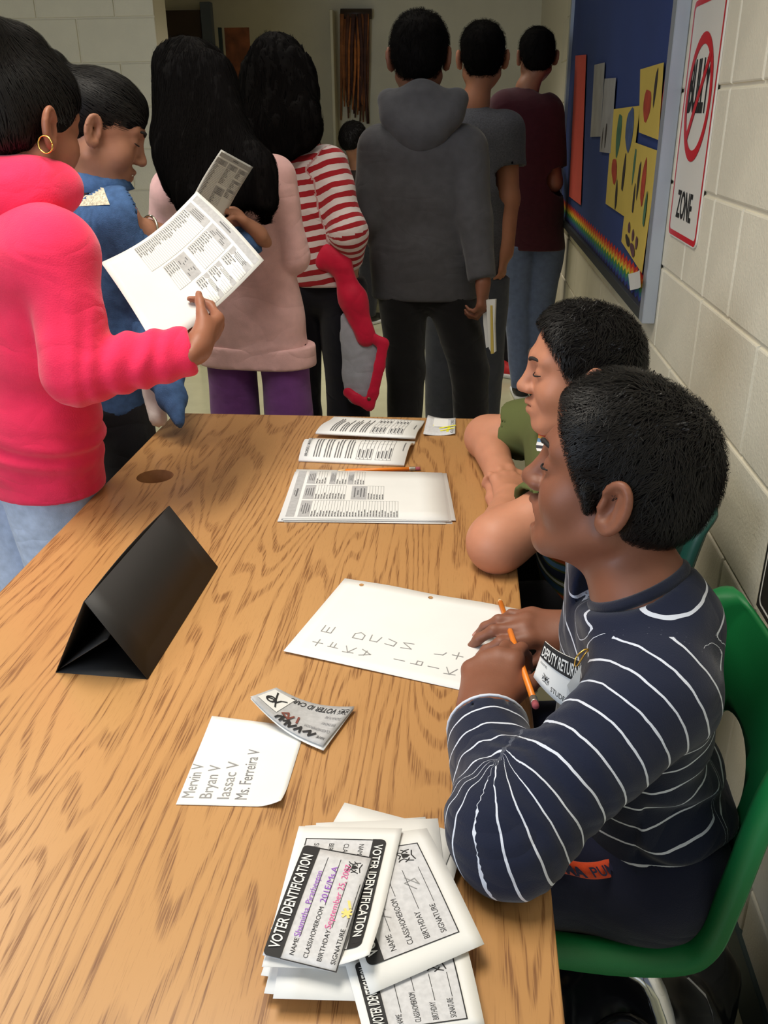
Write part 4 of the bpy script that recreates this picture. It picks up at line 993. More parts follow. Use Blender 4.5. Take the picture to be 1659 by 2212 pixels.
# ------------------------------------------------------------------ boy in the navy striped shirt (nearest, writing)
def make_striped_boy():
    sk = skin('deep_brown_skin', (128, 82, 62)); hm = M_HAIR
    hd = Head(pd(1347, 1022, .935), (-.93, .36, .10), (.02, .05, 1), .96, mouth=1.9)
    neck = pd(1390, 1290, .94); shN = pz(1425, 1490, .862); shF = np.array([.20, 1.03, .885])
    hip = np.array([.225, .90, .575]); el = pz(1098, 1800, .787); wr = pz(1046, 1535, .785)
    wrF = np.array([.165, 1.005, .764]); elF = np.array([.27, 1.10, .73])
    root = tag(empty('person', (hip[0], hip[1], 0)), 'seated person in navy white-striped top writing with a pencil at the table', 'person')
    B = Sdf(); hd.prims(B, neck, .039)
    B.cap(neck, hip*.35+neck*.65+[0, 0, 0], .042, .055, k=.03); B.cap(hip*.35+neck*.65, hip, .055, .06, k=.04)
    mid = (shN+shF)/2; B.cap(shN, shF, .028, k=.03); B.cap(neck, mid, .04, k=.03)
    B.cap(shN, el, .028, .026, k=.02); B.cap(el, wr, .026, .0225, k=.02); B.cap(shF, elF, .028, .025, k=.02); B.cap(elF, wrF, .025, .021, k=.02)
    knN, knF = np.array([-.10, .80, .55]), np.array([-.10, 1.0, .55])
    for h_, kn, an in ((hip+[0, -.08, .01], knN, np.array([-.09, .80, .09])), (hip+[0, .08, .01], knF, np.array([-.09, 1.0, .09]))):
        B.cap(hip, h_, .05, k=.03); B.cap(h_, kn, .05, .04, k=.02); B.cap(kn, an, .04, .03, k=.02)
    # near (left) hand: back of the hand up towards the viewer, fingers curled away
    kc = pz(1068, 1405, .800); tipsN = hand(B, wr+[0, 0, .004], unit(kc-wr), unit(np.array([-.25, -.42, .80])), -1, [(.40, .75, .45), (.48, .80, .45), (.58, .85, .5), (.70, .9, .5)], sc=.95, thumb=(.60, .25, .30), spread=.05)
    fd = pz(1045, 1350, .765)-wrF
    tipsF = hand(B, wrF, unit(pz(1075, 1345, .775)-wrF), (.1, -.25, .95), 1, [(.15, .55, .35), (.2, .6, .35), (.2, .6, .35), (.3, .6, .4)], sc=.90, thumb=(.5, .35, .4), spread=.10)
    bo = B.obj('body', .0023, sk, root, smooth_it=1)
    nails('nail', tipsF[:4]+tipsN[:4], bo, mat('nail', (176, 122, 108), .35))
    # ---- navy shirt
    mN = stripes_mat('navy_thin_stripe', (24, 30, 50), (206, 212, 224), .0275, .088)
    T = Sdf(); fw = np.array([-1, .1, 0.])
    torso(T, neck*.55+mid*.45+[0, 0, -.012], shN+[.0, .02, -.012], shF+[0, -.02, -.012], hip+[0, 0, -.05], fw, .052, .122, .120, .124, .76, .05, u=True)
    T.cap(hip+[.015, -.06, .04], hip+[.015, .06, .04], .090, k=.04, uax=(0, 0, 1), uo=hip, tag=7)
    L1 = np.linalg.norm(el-shN); a1 = unit(el-shN); a2 = unit(wr-el)
    T.cap(shN, el, .053, .047, k=.035, u0=.0, tag=1); T.cap(el+a2*0, wr-a2*.028, .048, .043, k=.030, u0=L1, tag=2)
    T.cap(shF, elF, .060, .05, k=.03); T.cap(elF, wrF-unit(wrF-elF)*.03, .05, .04, k=.02, u0=np.linalg.norm(elF-shF))
    cf = wr-a2*.030; cfN = cf; T.cut(cf, a2, cf, .10, .003); T.cap(cf-a2*.022, cf+a2*.03, .036, .040, k=.004, op='s')
    cf = wrF-unit(wrF-elF)*.03; T.cut(cf, unit(wrF-elF), cf, .08, .003)
    nn = unit(hd.w((0, -.02, -.06))-neck+np.array([-.02, -.02, 0])); nc = neck+nn*.010
    T.cap(neck-nn*.035, nc+nn*.012, .066, .057, k=.03, tag=7, uax=unit(mid-hip), uo=hip); T.cut(nc, nn, nc, .085, .006); T.cap(nc-nn*.03, nc+nn*.05, .046, .050, k=.006, op='s')
    a1f = a1.astype(np.float32)
    cff = cfN.astype(np.float32)
    def disp(P):
        r = .0045*noise3(P, (16, 16, 30), 2)*(1-np.exp(-np.sum((P-cff)**2, -1)/.003))
        d = np.abs((P-el.astype(np.float32))@a2.astype(np.float32)); ne = np.exp(-np.sum((P-el.astype(np.float32)-np.array([.02, .03, .03], np.float32))**2, -1)/.006)
        r = r+.0030*ne*np.sin((P@a1f)*260+3*noise3(P, 20, 4))
        wv = np.exp(-((P[..., 2]-.66)/.07)**2)*(P[..., 0] > .2)*(P[..., 1] < 1.0)
        return r+wv*.007*np.sin(P[..., 2]*130+P[..., 0]*55+2*noise3(P, 14, 9))
    T.disp = disp
    T.obj('striped_top', .0042, mN, root, u=True, smooth_it=1, ufix=fan_u(shN, el, wr, .047))
    # neck band
    t1 = np.cross(nn, [1, 0, 0]); t1 = unit(t1); t2 = np.cross(nn, t1)
    tube('neck_band', [nc+nn*.004+(.051*math.cos(a)*t1+.051*math.sin(a)*t2) for a in np.linspace(0, 2*math.pi, 33)], .0065, cloth('navy_rib', (22, 27, 44)), root, 10)
    # cuff edge line
    t1 = unit(np.cross(a2, [1, 0, 0])); t2 = np.cross(a2, t1); cf = wr-a2*.031
    tube('cuff_edge', [cf+(.0425*math.cos(a)*t1+.0425*math.sin(a)*t2) for a in np.linspace(0, 2*math.pi, 29)], .0016, mat('pale_stripe', (206, 212, 224), .8), root, 8)
    # ---- trousers with an orange waistband
    mT = cloth('navy_trousers', (26, 30, 52))
    Q = Sdf(); Q.cap(hip+[.01, -.085, -.01], hip+[.01, .085, -.01], .095, k=.04)
    for sy, kn in ((-1, knN), (1, knF)): Q.cap(hip+[0, sy*.085, -.005], kn, .084, .068, k=.03); Q.cap(kn, kn*[1, 1, 0]+[.01, 0, .10], .066, .055, k=.03)
    Q.disp = folds(.004, (14, 14, 14), 3); Q.obj('trousers', .007, mT, root)
    wb_ = empty('waistband', tuple(hip)); wb_.parent = root; wb_.matrix_parent_inverse = Matrix.Translation(-root.location)
    bpy.data.objects.remove(wb_)
    p0, p1, p2 = pz(1192, 1868, .60), pz(1262, 1886, .592), pz(1335, 1882, .60)
    base = [pd(1186, 1866, .985), pd(1225, 1874, .968), pd(1262, 1882, .963), pd(1300, 1880, .967), pd(1340, 1868, .985)]; dn = np.array([.012, -.004, -.018])
    cs = spline(base, 20); V = []; F = []
    cum = np.r_[0, np.cumsum(np.linalg.norm(np.diff(cs, axis=0), axis=1))]; Lw = cum[-1]
    for i in range(20): V += [cs[i]+dn*.5, cs[i]-dn*.5]
    for i in range(19): F.append([2*i, 2*i+2, 2*i+3, 2*i+1])
    wbo = mesh_py('waistband', V, F, cloth('orange_waistband', (222, 78, 40)), root, True); sl = wbo.modifiers.new('s', 'SOLIDIFY'); sl.thickness = .003; apply_mods(wbo)
    wbo.parent = root; wbo.matrix_parent_inverse = Matrix.Translation(-root.location)
    dh = np.linalg.norm(dn)
    def wsurf(s_, t_, off):
        k = np.interp(s_, cum, np.arange(20)); i = int(min(k, 18)); p = cs[i]*(1-(k-i))+cs[i+1]*(k-i); t = cs[i+1]-cs[i]; n = unit(np.cross(t, -dn)); n = n if n@(CAM-p) > 0 else -n
        return p+dn*.5-dn*(t_/dh)+n*(.0022+off)
    text_on('waistband_lettering', wsurf, 'PUMA', (Lw*.04, dh*.2), dh*.6, mat('navy_print', (34, 34, 70), .7), wbo, width=Lw*.42, bold=.05)
    text_on('waistband_lettering', wsurf, 'PUMA', (Lw*.53, dh*.2), dh*.6, mat('navy_print', (34, 34, 70), .7), wbo, width=Lw*.42, bold=.02)
    for h_ in (knN, knF): shoe(root, (h_[0]+.05, h_[1]), (-1, 0, 0), mat('dark_shoe', (30, 30, 34), .6), mat('white_sole', (220, 220, 216), .6))
    short_hair(root, hd, hm, n=15000, seed=4, fringe=.020, front=.074, length=.0042, lift=.006)
    face_details(root, hd, eye='down', brow=(22, 18, 16), lip=(120, 66, 62), mouth=True)
    return root, hd
def face_details(root, hd, eye='down', brow=(24, 20, 18), lip=(150, 84, 78), mouth=False):
    mb = mat('eyebrow_%d' % brow[0], brow, .8)
    for x in (-1, 1):
        tube('eyebrow', [hd.w(p) for p in spline([(x*.014, .0905, .018), (x*.030, .0870, .0245), (x*.046, .0700, .0205)], 10)], np.array([.0022, .003, .0034, .0034, .0033, .003, .0028, .0024, .0018, .001])*hd.s, mb, root, 6)
        if eye == 'open':
            S = Sdf(); S.ell(hd.w((x*.031, .0695, .001)), np.array([.0125, .0130, .0105])*hd.s, hd.R); 
        lash = [hd.w(p) for p in spline([(x*.0175, .0808, -.0020), (x*.028, .0845, -.0040), (x*.0375, .0815, -.0042), (x*.0455, .0735, -.0022)], 12)]
        tube('eyelashes', lash, np.array([.0007]*3+[.0013]*7+[.0009]*2)*hd.s, mb, root, 6)
    if mouth:
        S = Sdf(); S.ell(hd.w((0, .0800, -.0655)), np.array([.0135, .0075, .0042])*hd.s, hd.R); S.obj('teeth', .0012, mat('teeth', (226, 218, 204), .3), root)
        S = Sdf(); S.ell(hd.w((0, .076, -.071)), np.array([.015, .009, .0075])*hd.s, hd.R); S.obj('mouth_cavity', .0015, mat('dark_mouth', (70, 26, 26), .6), root)
def short_hair(root, hd, m, n=9000, seed=0, fringe=.02, front=.070, length=.005, lift=.008, crown=(0, -.066, .072), thick=.0, nape=-.062, base_h=.004, steps=5, side=.030):
    S = Sdf(); E = lambda c, r, k=.02, **kw: S.ell(hd.w(c), np.array(r)*hd.s, hd.R, k=k*hd.s, **kw)
    t = thick
    E((0, -.008, .025), (.075+t, .090+t, .079+t)); E((0, -.036, -.014), (.064+t, .058+t, .058+t), .03); E((0, .024, .062), (.052+t, .044+t, .037+t), .03)
    for x in (-1, 1): E((x*.043, .034, .030), (.026+t, .036+t, .040+t), .02)
    E((0, .016, .044), (.069+t, .063+t, .058+t), .02)
    # open the face and the ears
    E((0, .094, -.022+fringe*0), (.112, .076, .098), .010, op='s')
    for x in (-1, 1):
        E((x*.083, -.008, -.050), (.030, .025, .050), .008, op='s'); S.cap(hd.w((x*.070, .022, -.004)), hd.w((x*.070, .017, -.022)), .0065*hd.s, .003*hd.s, k=.006)
    S.cut(hd.w((0, -.05, nape-.012)), hd.wd((0, .25, -1)), hd.w((0, -.05, nape-.07)), .10*hd.s, .012)
    nf = .0035
    S.disp = lambda P: nf*noise3(P, 70, seed)+.0025*noise3(P, 160, seed+1)
    o = S.obj('hair', base_h, M_HAIRM, root, smooth_it=1)
    V = np.empty(len(o.data.vertices)*3, np.float32); o.data.vertices.foreach_get('co', V); V = V.reshape(-1, 3)
    rg = np.random.default_rng(seed); loc = (V-hd.c)@hd.R/hd.s
    out = np.linalg.norm((loc-np.array([0, -.008, .02]))/np.array([.071, .086, .076]), axis=1) > .99
    V = V[out]; R = V[rg.integers(0, len(V), n)]+rg.normal(0, base_h*.5, (n, 3)); S2 = Sdf(); S2.p = S.p
    cw = hd.w(crown).astype(np.float32)
    def flow(P):
        d = P-cw; return d/(np.linalg.norm(d, axis=-1, keepdims=True)+.01)+np.array([0, 0, -.25], np.float32)+.7*np.stack([noise3(P, 38, seed+7), noise3(P, 38, seed+8), noise3(P, 38, seed+9)], -1)
    pth, nr_ = grow(S2, R, flow, steps, length, lift, .30, seed)
    ribbons('hair_strands', pth, rg.uniform(.00035, .0008, n), nr_, m, o)
    return o
# ------------------------------------------------------------------ moulded chairs
def school_chair(cx, cy, label, m, hole=None, zs=0., top=.80, rot=0.):
    root = tag(empty('school_chair', (cx, cy, 0)), label, 'chair')
    prof = spline([(.195, .405+zs), (.180, .432+zs), (.10, .440+zs), (-.04, .428+zs), (-.125, .438+zs), (-.165, .475+zs), (-.182, .55+zs), (-.198, .66+zs), (-.215, top-.03), (-.224, top)], 44)
    nv = 36; V = []; cr, sr = math.cos(rot), math.sin(rot)
    T = np.gradient(prof, axis=0); T /= np.linalg.norm(T, axis=1)[:, None]; Nn = np.stack([-T[:, 1], T[:, 0]], 1)          # up/forward side
    Nn = np.where((Nn[:, 1] < -.0)[:, None] | ((np.abs(Nn[:, 1]) < .35) & (Nn[:, 0] < 0))[:, None], -Nn, Nn)
    for i, (x, z) in enumerate(prof):
        u = i/(len(prof)-1); hw = .192-.012*max(0, (u-.5)*2)
        c = 1.0
        if u < .12: c = math.sqrt(max(0., 1-((.12-u)/.12)**2))*.16+.84
        if u > .84: c = math.sqrt(max(0., 1-((u-.84)/.16)**2))*.26+.74
        for j in range(nv+1):
            v = -1+2*j/nv; a = abs(v)
            rise = .034*min(1, max(0, (a-.70)/.16))**2*(3-2*min(1, max(0, (a-.70)/.16)))
            rise += -.016*max(0, (a-.90)/.10)**1.5; rise *= min(1, (1-u)/.12)
            e = min(u/.10, (1-u)/.06, 1.0) if u > .5 else 1.0
            rise -= .010*(1-a*a)*(1 if u > .45 else .3)
            P = np.array([x, z])+Nn[i]*rise
            lx, ly = -P[0], v*hw*c
            V.append((cx+lx*cr-ly*sr, cy+lx*sr+ly*cr, P[1]))
    F = [[i*(nv+1)+j, i*(nv+1)+j+1, (i+1)*(nv+1)+j+1, (i+1)*(nv+1)+j] for i in range(len(prof)-1) for j in range(nv)]
    o = mesh_py('seat_shell', V, F, m, root, True)
    md = o.modifiers.new('s', 'SOLIDIFY'); md.thickness = .0055; md.offset = -1; apply_mods(o)
    if hole is not None:
        bm = bmesh.new(); bmesh.ops.create_cone(bm, segments=36, radius1=1, radius2=1, depth=.3, cap_ends=True)
        for v in bm.verts: v.co = Vector((hole[0]+v.co.z, hole[1]+v.co.x*hole[3], hole[2]+v.co.y*hole[4]))
        boolean_cut(o, bm_obj('cutter', bm))
    o.parent = root; o.matrix_parent_inverse = Matrix.Translation(-root.location)
    o.data.polygons.foreach_set('use_smooth', np.ones(len(o.data.polygons), bool))
    W = lambda x, y, z: np.array([cx-x*cr-y*sr, cy-x*sr+y*cr, z])
    for sy in (-1, 1):
        tube('leg', spline([W(.02, sy*.10, .425+zs), W(.08, sy*.15, .418+zs), W(.13, sy*.175, .39+zs), W(.165, sy*.19, .2), W(.185, sy*.20, .0)], 22), .0125, M_CHROME, root, 14)
        tube('leg', spline([W(.0, sy*.10, .425+zs), W(-.06, sy*.15, .418+zs), W(-.10, sy*.175, .39+zs), W(-.16, sy*.19, .2), W(-.20, sy*.20, .0)], 22), .0125, M_CHROME, root, 14)
    tube('cross_bar', [W(.05, -.15, .415+zs), W(.05, .15, .415+zs)], .010, M_CHROME, root, 10); tube('cross_bar', [W(-.05, -.15, .415+zs), W(-.05, .15, .415+zs)], .010, M_CHROME, root, 10)
    return root
M_GREEN = mat('green_plastic', (22, 118, 62), .42, var=.03, vscale=12, bump=.12, bscale=900); M_DGREEN = mat('dark_green_plastic', (26, 72, 62), .42, bump=.12, bscale=900)
hq = px_(1580, 1650, .345)
school_chair(.145, .895, 'bright green moulded chair with an oval slot, chrome legs, under the writing person', M_GREEN, hole=(hq[0], hq[1], hq[2], .070, .062), zs=.06, top=.81)
school_chair(.19, 1.47, 'dark green moulded chair against the block wall, mostly hidden behind the writer', M_DGREEN, zs=.03, top=.80)
# ------------------------------------------------------------------ seated neighbour in the olive shirt
def ramp_u_mat(name, base, bands):
    """cloth whose colour bands follow the garment's own length coordinate"""
    m = bpy.data.materials.new(name); m.use_nodes = True; nt = m.node_tree; N = nt.nodes.new; L = nt.links.new; b = nt.nodes['Principled BSDF']
    b.inputs['Roughness'].default_value = .9; b.inputs['Specular IOR Level'].default_value = .2
    at = N('ShaderNodeAttribute'); at.attribute_name = 'u'; cur = None; prev = (*lin(base), 1)
    for a0, a1, c in bands:
        g = N('ShaderNodeMath'); g.operation = 'GREATER_THAN'; g.inputs[1].default_value = a0; L(at.outputs['Fac'], g.inputs[0])
        l = N('ShaderNodeMath'); l.operation = 'LESS_THAN'; l.inputs[1].default_value = a1; L(at.outputs['Fac'], l.inputs[0])
        x = N('ShaderNodeMath'); x.operation = 'MULTIPLY'; L(g.outputs[0], x.inputs[0]); L(l.outputs[0], x.inputs[1])
        mx = N('ShaderNodeMix'); mx.data_type = 'RGBA'; L(x.outputs[0], mx.inputs[0]); mx.inputs[7].default_value = (*lin(c), 1)
        if cur is None: mx.inputs[6].default_value = prev
        else: L(cur, mx.inputs[6])
        cur = mx.outputs[2]
    L(cur, b.inputs['Base Color']); return m
def make_olive_boy():
    sk = skin('tan_skin', (184, 126, 98)); hd = Head(pd(1262, 792, 1.45), (-.985, .04, -.05), (0, 0, 1), .98, mouth=0.)
    neck = np.array([.225, 1.455, .885]); shN = np.array([.205, 1.30, .845]); shF = np.array([.185, 1.605, .845]); hip = np.array([.27, 1.46, .56])
    elN = pz(1075, 1172, .782); wrN = pz(1105, 1080, .778); elF = pz(1052, 945, .778); wrF = pz(1082, 1028, .775)
    root = tag(empty('person', (hip[0], hip[1], 0)), 'seated person in an olive shirt leaning both bare arms on the table', 'person')
    B = Sdf(); hd.prims(B, neck, .042); mid = (shN+shF)/2
    B.cap(neck, hip, .05, .07, k=.03); B.cap(shN, shF, .035, k=.03)
    B.cap(shN, elN, .045, .042, k=.03); B.cap(elN, wrN, .043, .027, k=.025); B.cap(shF, elF, .043, .040, k=.03); B.cap(elF, wrF, .041, .026, k=.025)
    for sy in (-1, 1):
        B.cap(hip, hip+[0, sy*.08, 0], .05, k=.03); B.cap(hip+[0, sy*.08, 0], (-.12, 1.46+sy*.1, .53), .05, .04, k=.02); B.cap((-.12, 1.46+sy*.1, .53), (-.10, 1.46+sy*.1, .09), .04, .03, k=.02)
    hand(B, wrN, unit(pz(1092, 1000, .80)-wrN), (.3, -.3, .9), -1, [(.15, .3, .2), (.2, .35, .2), (.3, .5, .3), (.4, .6, .4)], sc=.86, thumb=(.6, .0, .2), spread=.12)
    hand(B, wrF, unit(pz(1075, 1072, .762)-wrF+np.array([.01, -.02, 0])), (-.3, .2, .9), 1, [(.3, .5, .3), (.35, .55, .3), (.4, .6, .3), (.4, .6, .3)], sc=.86, thumb=(.6, .1, .2))
    B.obj('body', .0034, sk, root)
    OL = (86, 92, 52); mO = ramp_u_mat('olive_banded_shirt', OL, [(.11, .118, (196, 92, 48)), (.122, .135, (60, 88, 120)), (.139, .146, (210, 210, 206)), (.15, .168, (34, 40, 62)), (.172, .182, (84, 120, 158)), (.186, .194, (196, 92, 48))])
    T = Sdf(); torso(T, neck+[0, 0, -.02], shN+[0, .02, -.012], shF+[0, -.02, -.012], hip+[0, 0, -.03], (-1, 0, 0), .055, .125, .13, .135, .80, .05, u=True)
    for sh_, el_ in ((shN, elN), (shF, elF)):
        a = unit(el_-sh_); e = sh_+a*.105; T.cap(sh_, sh_+a*.13, .062, .060, k=.03, u0=1.0); T.cut(e, a, e+a*.06, .085, .004); T.cap(e-a*.02, e+a*.06, .050, .053, k=.004, op='s')
    nn = unit(hd.w((0, -.02, -.06))-neck); nc = neck+nn*.006; T.cut(nc, nn, nc, .085, .006); T.cap(nc-nn*.03, nc+nn*.05, .05, .054, k=.006, op='s')
    T.disp = folds(.004, (14, 14, 30), 12); T.obj('olive_shirt', .005, mO, root, u=True)
    # bright chest print on the far side of the chest
    for c_, qd in (((214, 70, 44), [(1160, 926), (1186, 932), (1184, 946), (1163, 940)]), ((232, 168, 60), [(1163, 940), (1184, 946), (1183, 951), (1162, 946)]), ((112, 160, 196), [(1162, 946), (1183, 951), (1182, 958), (1160, 954)]), ((232, 232, 228), [(1160, 954), (1182, 958), (1181, 964), (1158, 961)]), ((30, 34, 44), [(1158, 961), (1181, 964), (1180, 970), (1158, 968)]), ((232, 232, 228), [(1158, 968), (1180, 970), (1178, 976), (1160, 974)])):
        decal('chest_print_band', T, qd, 1.3, cloth('print_%d_%d' % (c_[0], c_[1]), c_), root, 5)
    Q = Sdf(); mQ = cloth('dark_trousers', (34, 34, 38)); Q.cap(hip+[0, -.08, -.02], hip+[0, .08, -.02], .10, k=.04)
    for sy in (-1, 1): Q.cap(hip+[0, sy*.08, -.01], (-.12, 1.46+sy*.1, .535), .085, .07, k=.03); Q.cap((-.12, 1.46+sy*.1, .535), (-.10, 1.46+sy*.1, .1), .068, .055, k=.03)
    Q.obj('trousers', .008, mQ, root)
    for sy in (-1, 1): shoe(root, (-.05, 1.46+sy*.1), (-1, 0, 0), mat('dark_shoe', (30, 30, 34), .6), mat('white_sole', (220, 220, 216), .6))
    short_hair(root, hd, M_HAIR, n=9000, seed=14, length=.0036, lift=.005, base_h=.0045, steps=4)
    face_details(root, hd, brow=(34, 26, 22), lip=(170, 96, 86))
# ------------------------------------------------------------------ standing people
def limb_len(*p): return sum(np.linalg.norm(np.array(b)-np.array(a)) for a, b in zip(p[:-1], p[1:]))
def stand(label, sk, head, neck, shL, shR, hip, fwd, armL, armR, legs, top, pants, shoes, vox=.005, handL=None, handR=None, extra=None, name='person'):
    """armX=[elbow, wrist]; legs=[(knee, ankle) left, right]; top=dict(...)"""
    neck, shL, shR, hip = map(np.array, (neck, shL, shR, hip)); fwd = unit(fwd); sd = unit(np.cross(fwd, (0, 0, 1)))
    root = tag(empty(name, (hip[0], hip[1], 0)), label, 'person'); B = Sdf(); head.prims(B, neck, .040)
    B.cap(neck, hip, .045, .07, k=.03); B.cap(shL, shR, .032, k=.03)
    br = top.get('skin_r', (.030, .027, .021))
    for sh_, ar in ((shL, armL), (shR, armR)):
        B.cap(sh_, ar[0], br[0], br[1], k=.02); B.cap(ar[0], ar[1], br[1], br[2], k=.02)
    hips = (hip-sd*.075, hip+sd*.075)
    for h_, (kn, an) in zip(hips, legs): B.cap(hip, h_, .05, k=.03); B.cap(h_, kn, .05, .038, k=.02); B.cap(kn, an, .038, .03, k=.02)
    tips = []
    for hh, ar, sg in ((handL, armL, -1), (handR, armR, 1)):
        if hh: tips.append(hand(B, ar[1], hh[0], hh[1], sg, hh[2] if len(hh) > 2 else RELAX, sc=.88, thumb=hh[3] if len(hh) > 3 else (.35, .15, .2), spread=.05))
        else: B.cap(ar[1], np.array(ar[1])+unit(np.array(ar[1])-np.array(ar[0]))*.07, .022, .024, k=.02)
    bo = B.obj('body', vox, sk, root)
    # upper garment
    T = Sdf(); f2 = fwd; hz = top['hem']; rs, rc, rw, rh = top['r']
    hb = np.array([hip[0], hip[1], hz]) if top.get('straight', True) else hip
    torso(T, neck+[0, 0, top.get('neckdrop', -.02)], shL+[0, 0, -.010], shR+[0, 0, -.010], hb-[0, 0, .02], fwd, rs, rc, rw, rh, top.get('flat', .70), .05, u=True)
    T.cut((0, 0, hz), (0, 0, -1), (hip[0], hip[1], hz-.15), .33, top.get('hemk', .006))
    s1, s2, s3 = top['sleeve']
    for it, (sh_, ar) in enumerate(((shL, armL), (shR, armR))):
        el_, wr_ = map(np.array, ar); a1, a2 = unit(el_-sh_), unit(wr_-el_); L1 = np.linalg.norm(el_-sh_); fr_ = top.get('len', 1.0)
        if fr_ >= .99:
            cf = wr_-a2*.012; ak = top.get('armk', .03); T.cap(sh_, el_, s1, s2, k=ak, tag=1+2*it); T.cap(el_, cf+a2*.02, s2, s3, k=ak, u0=L1, tag=2+2*it); T.cut(cf, a2, cf+a2*.04, .075, .003)
        else:
            e = sh_+a1*L1*fr_; T.cap(sh_, e+a1*.02, s1, s2, k=.03); T.cut(e, a1, e+a1*.05, .085, .003); T.cap(e-a1*.02, e+a1*.05, s2*.78, s2*.84, k=.004, op='s')
    nn = unit(head.w((0, -.02, -.06))-neck); nc = neck+nn*top.get('collar', .006); T.cut(nc, nn, nc+nn*.05, .10, .006); T.cap(nc-nn*.03, nc+nn*.05, .047, .05, k=.006, op='s')
    if top.get('extra'): top['extra'](T)
    if top.get('disp'): T.disp = top['disp']
    to = T.obj(top['name'], top.get('vox', .006), top['mat'], root, u=True, ufix=fan_u(shR, armR[0], armR[1], s2, (3, 4)) if top.get('fan') else None)
    # hem band
    # trousers
    Q = Sdf(); p1, p2, p3 = pants['r']; zc = hip[2]+.06
    Q.cap(hip-sd*.062, hip+sd*.062, p1, k=.04); Q.cap(hip-sd*.05+[0, 0, .05], hip+sd*.05+[0, 0, .05], p1*.85, k=.04)
    for h_, (kn, an) in zip(hips, legs): Q.cap(h_, kn, p1, p2, k=.02); an = np.array(an); Q.cap(kn, an-[0, 0, .02], p2, p3, k=.02); Q.cut(an-[0, 0, .02], (0, 0, -1), an-[0, 0, .07], .1, .004)
    Q.cut((0, 0, hz+.02), (0, 0, 1), (hip[0], hip[1], hz+.23), .30, .01)
    Q.disp = folds(pants.get('amp', .004), (16, 16, 10), 31); Q.obj('trousers', pants.get('vox', .008), pants['mat'], root)
    for kn, an in legs: shoe(root, np.array(an)-fwd*.05, fwd, shoes[0], shoes[1])
    return root, bo, to, T, B, tips
def long_hair(root, hd, paths, n, seed=0, cap=True, w=(.0006, .0016), vox=.006, crown=(0, -.03, .09), wav=0., amp=.004, steps=14, dl=.02, m=None):
    """hair mass: skull cap plus locks (list of [(pt,r),...]) then surface strands falling along gravity"""
    S = Sdf(); E = lambda c, r, k=.02, **kw: S.ell(hd.w(c), np.array(r)*hd.s, hd.R, k=k*hd.s, **kw)
    E((0, -.010, .025), (.081, .097, .086)); E((0, .020, .046), (.073, .074, .064), .02); E((0, -.04, -.02), (.072, .066, .07), .03)
    E((0, .100, -.045), (.070, .075, .090), .012, op='s')
    for pth in paths:
        for (a, ra, fa), (b, rb, fb) in zip(pth[:-1], pth[1:]): S.cap(a, b, ra, rb, k=.03, flat=(unit(fa), .55) if fa is not None else None)
    fz = np.array([90, 90, 9], np.float32); S.disp = lambda P: amp*noise3(P, fz, seed)+amp*.6*noise3(P, fz*2.2, seed+1)
    o = S.obj('hair', vox, M_HAIRM, root)
    V = np.empty(len(o.data.vertices)*3, np.float32); o.data.vertices.foreach_get('co', V); V = V.reshape(-1, 3); rg = np.random.default_rng(seed)
    R = V[rg.integers(0, len(V), n)]+rg.normal(0, vox*.4, (n, 3)); S2 = Sdf(); S2.p = S.p; cw = hd.w(crown).astype(np.float32)
    def flow(P):
        d = P-cw; r = np.linalg.norm(d, axis=-1, keepdims=True); return d/(r+.01)*np.exp(-r/.05)*1.5+np.array([0, 0, -1.], np.float32)
    pth, nr_ = grow(S2, R, flow, steps, dl, .003, .10, seed, wav)
    ribbons('hair_strands', pth, rg.uniform(w[0], w[1], n), nr_, m or M_HAIRD, o); return o
def hip_legs(hip, fwd, spread=.08, dz=0., kneef=.02):
    sd = unit(np.cross(unit(fwd), (0, 0, 1))); f = unit(fwd); out = []
    for s_ in (-1, 1):
        h_ = np.array(hip)+sd*s_*.075; out.append((np.array([*(h_+sd*s_*(spread-.075)*.5+f*kneef)[:2], hip[2]*.52]), np.array([*(h_+sd*s_*(spread-.075))[:2], .085])))
    return out
W_SOLE = mat('white_sole', (220, 220, 216), .6)
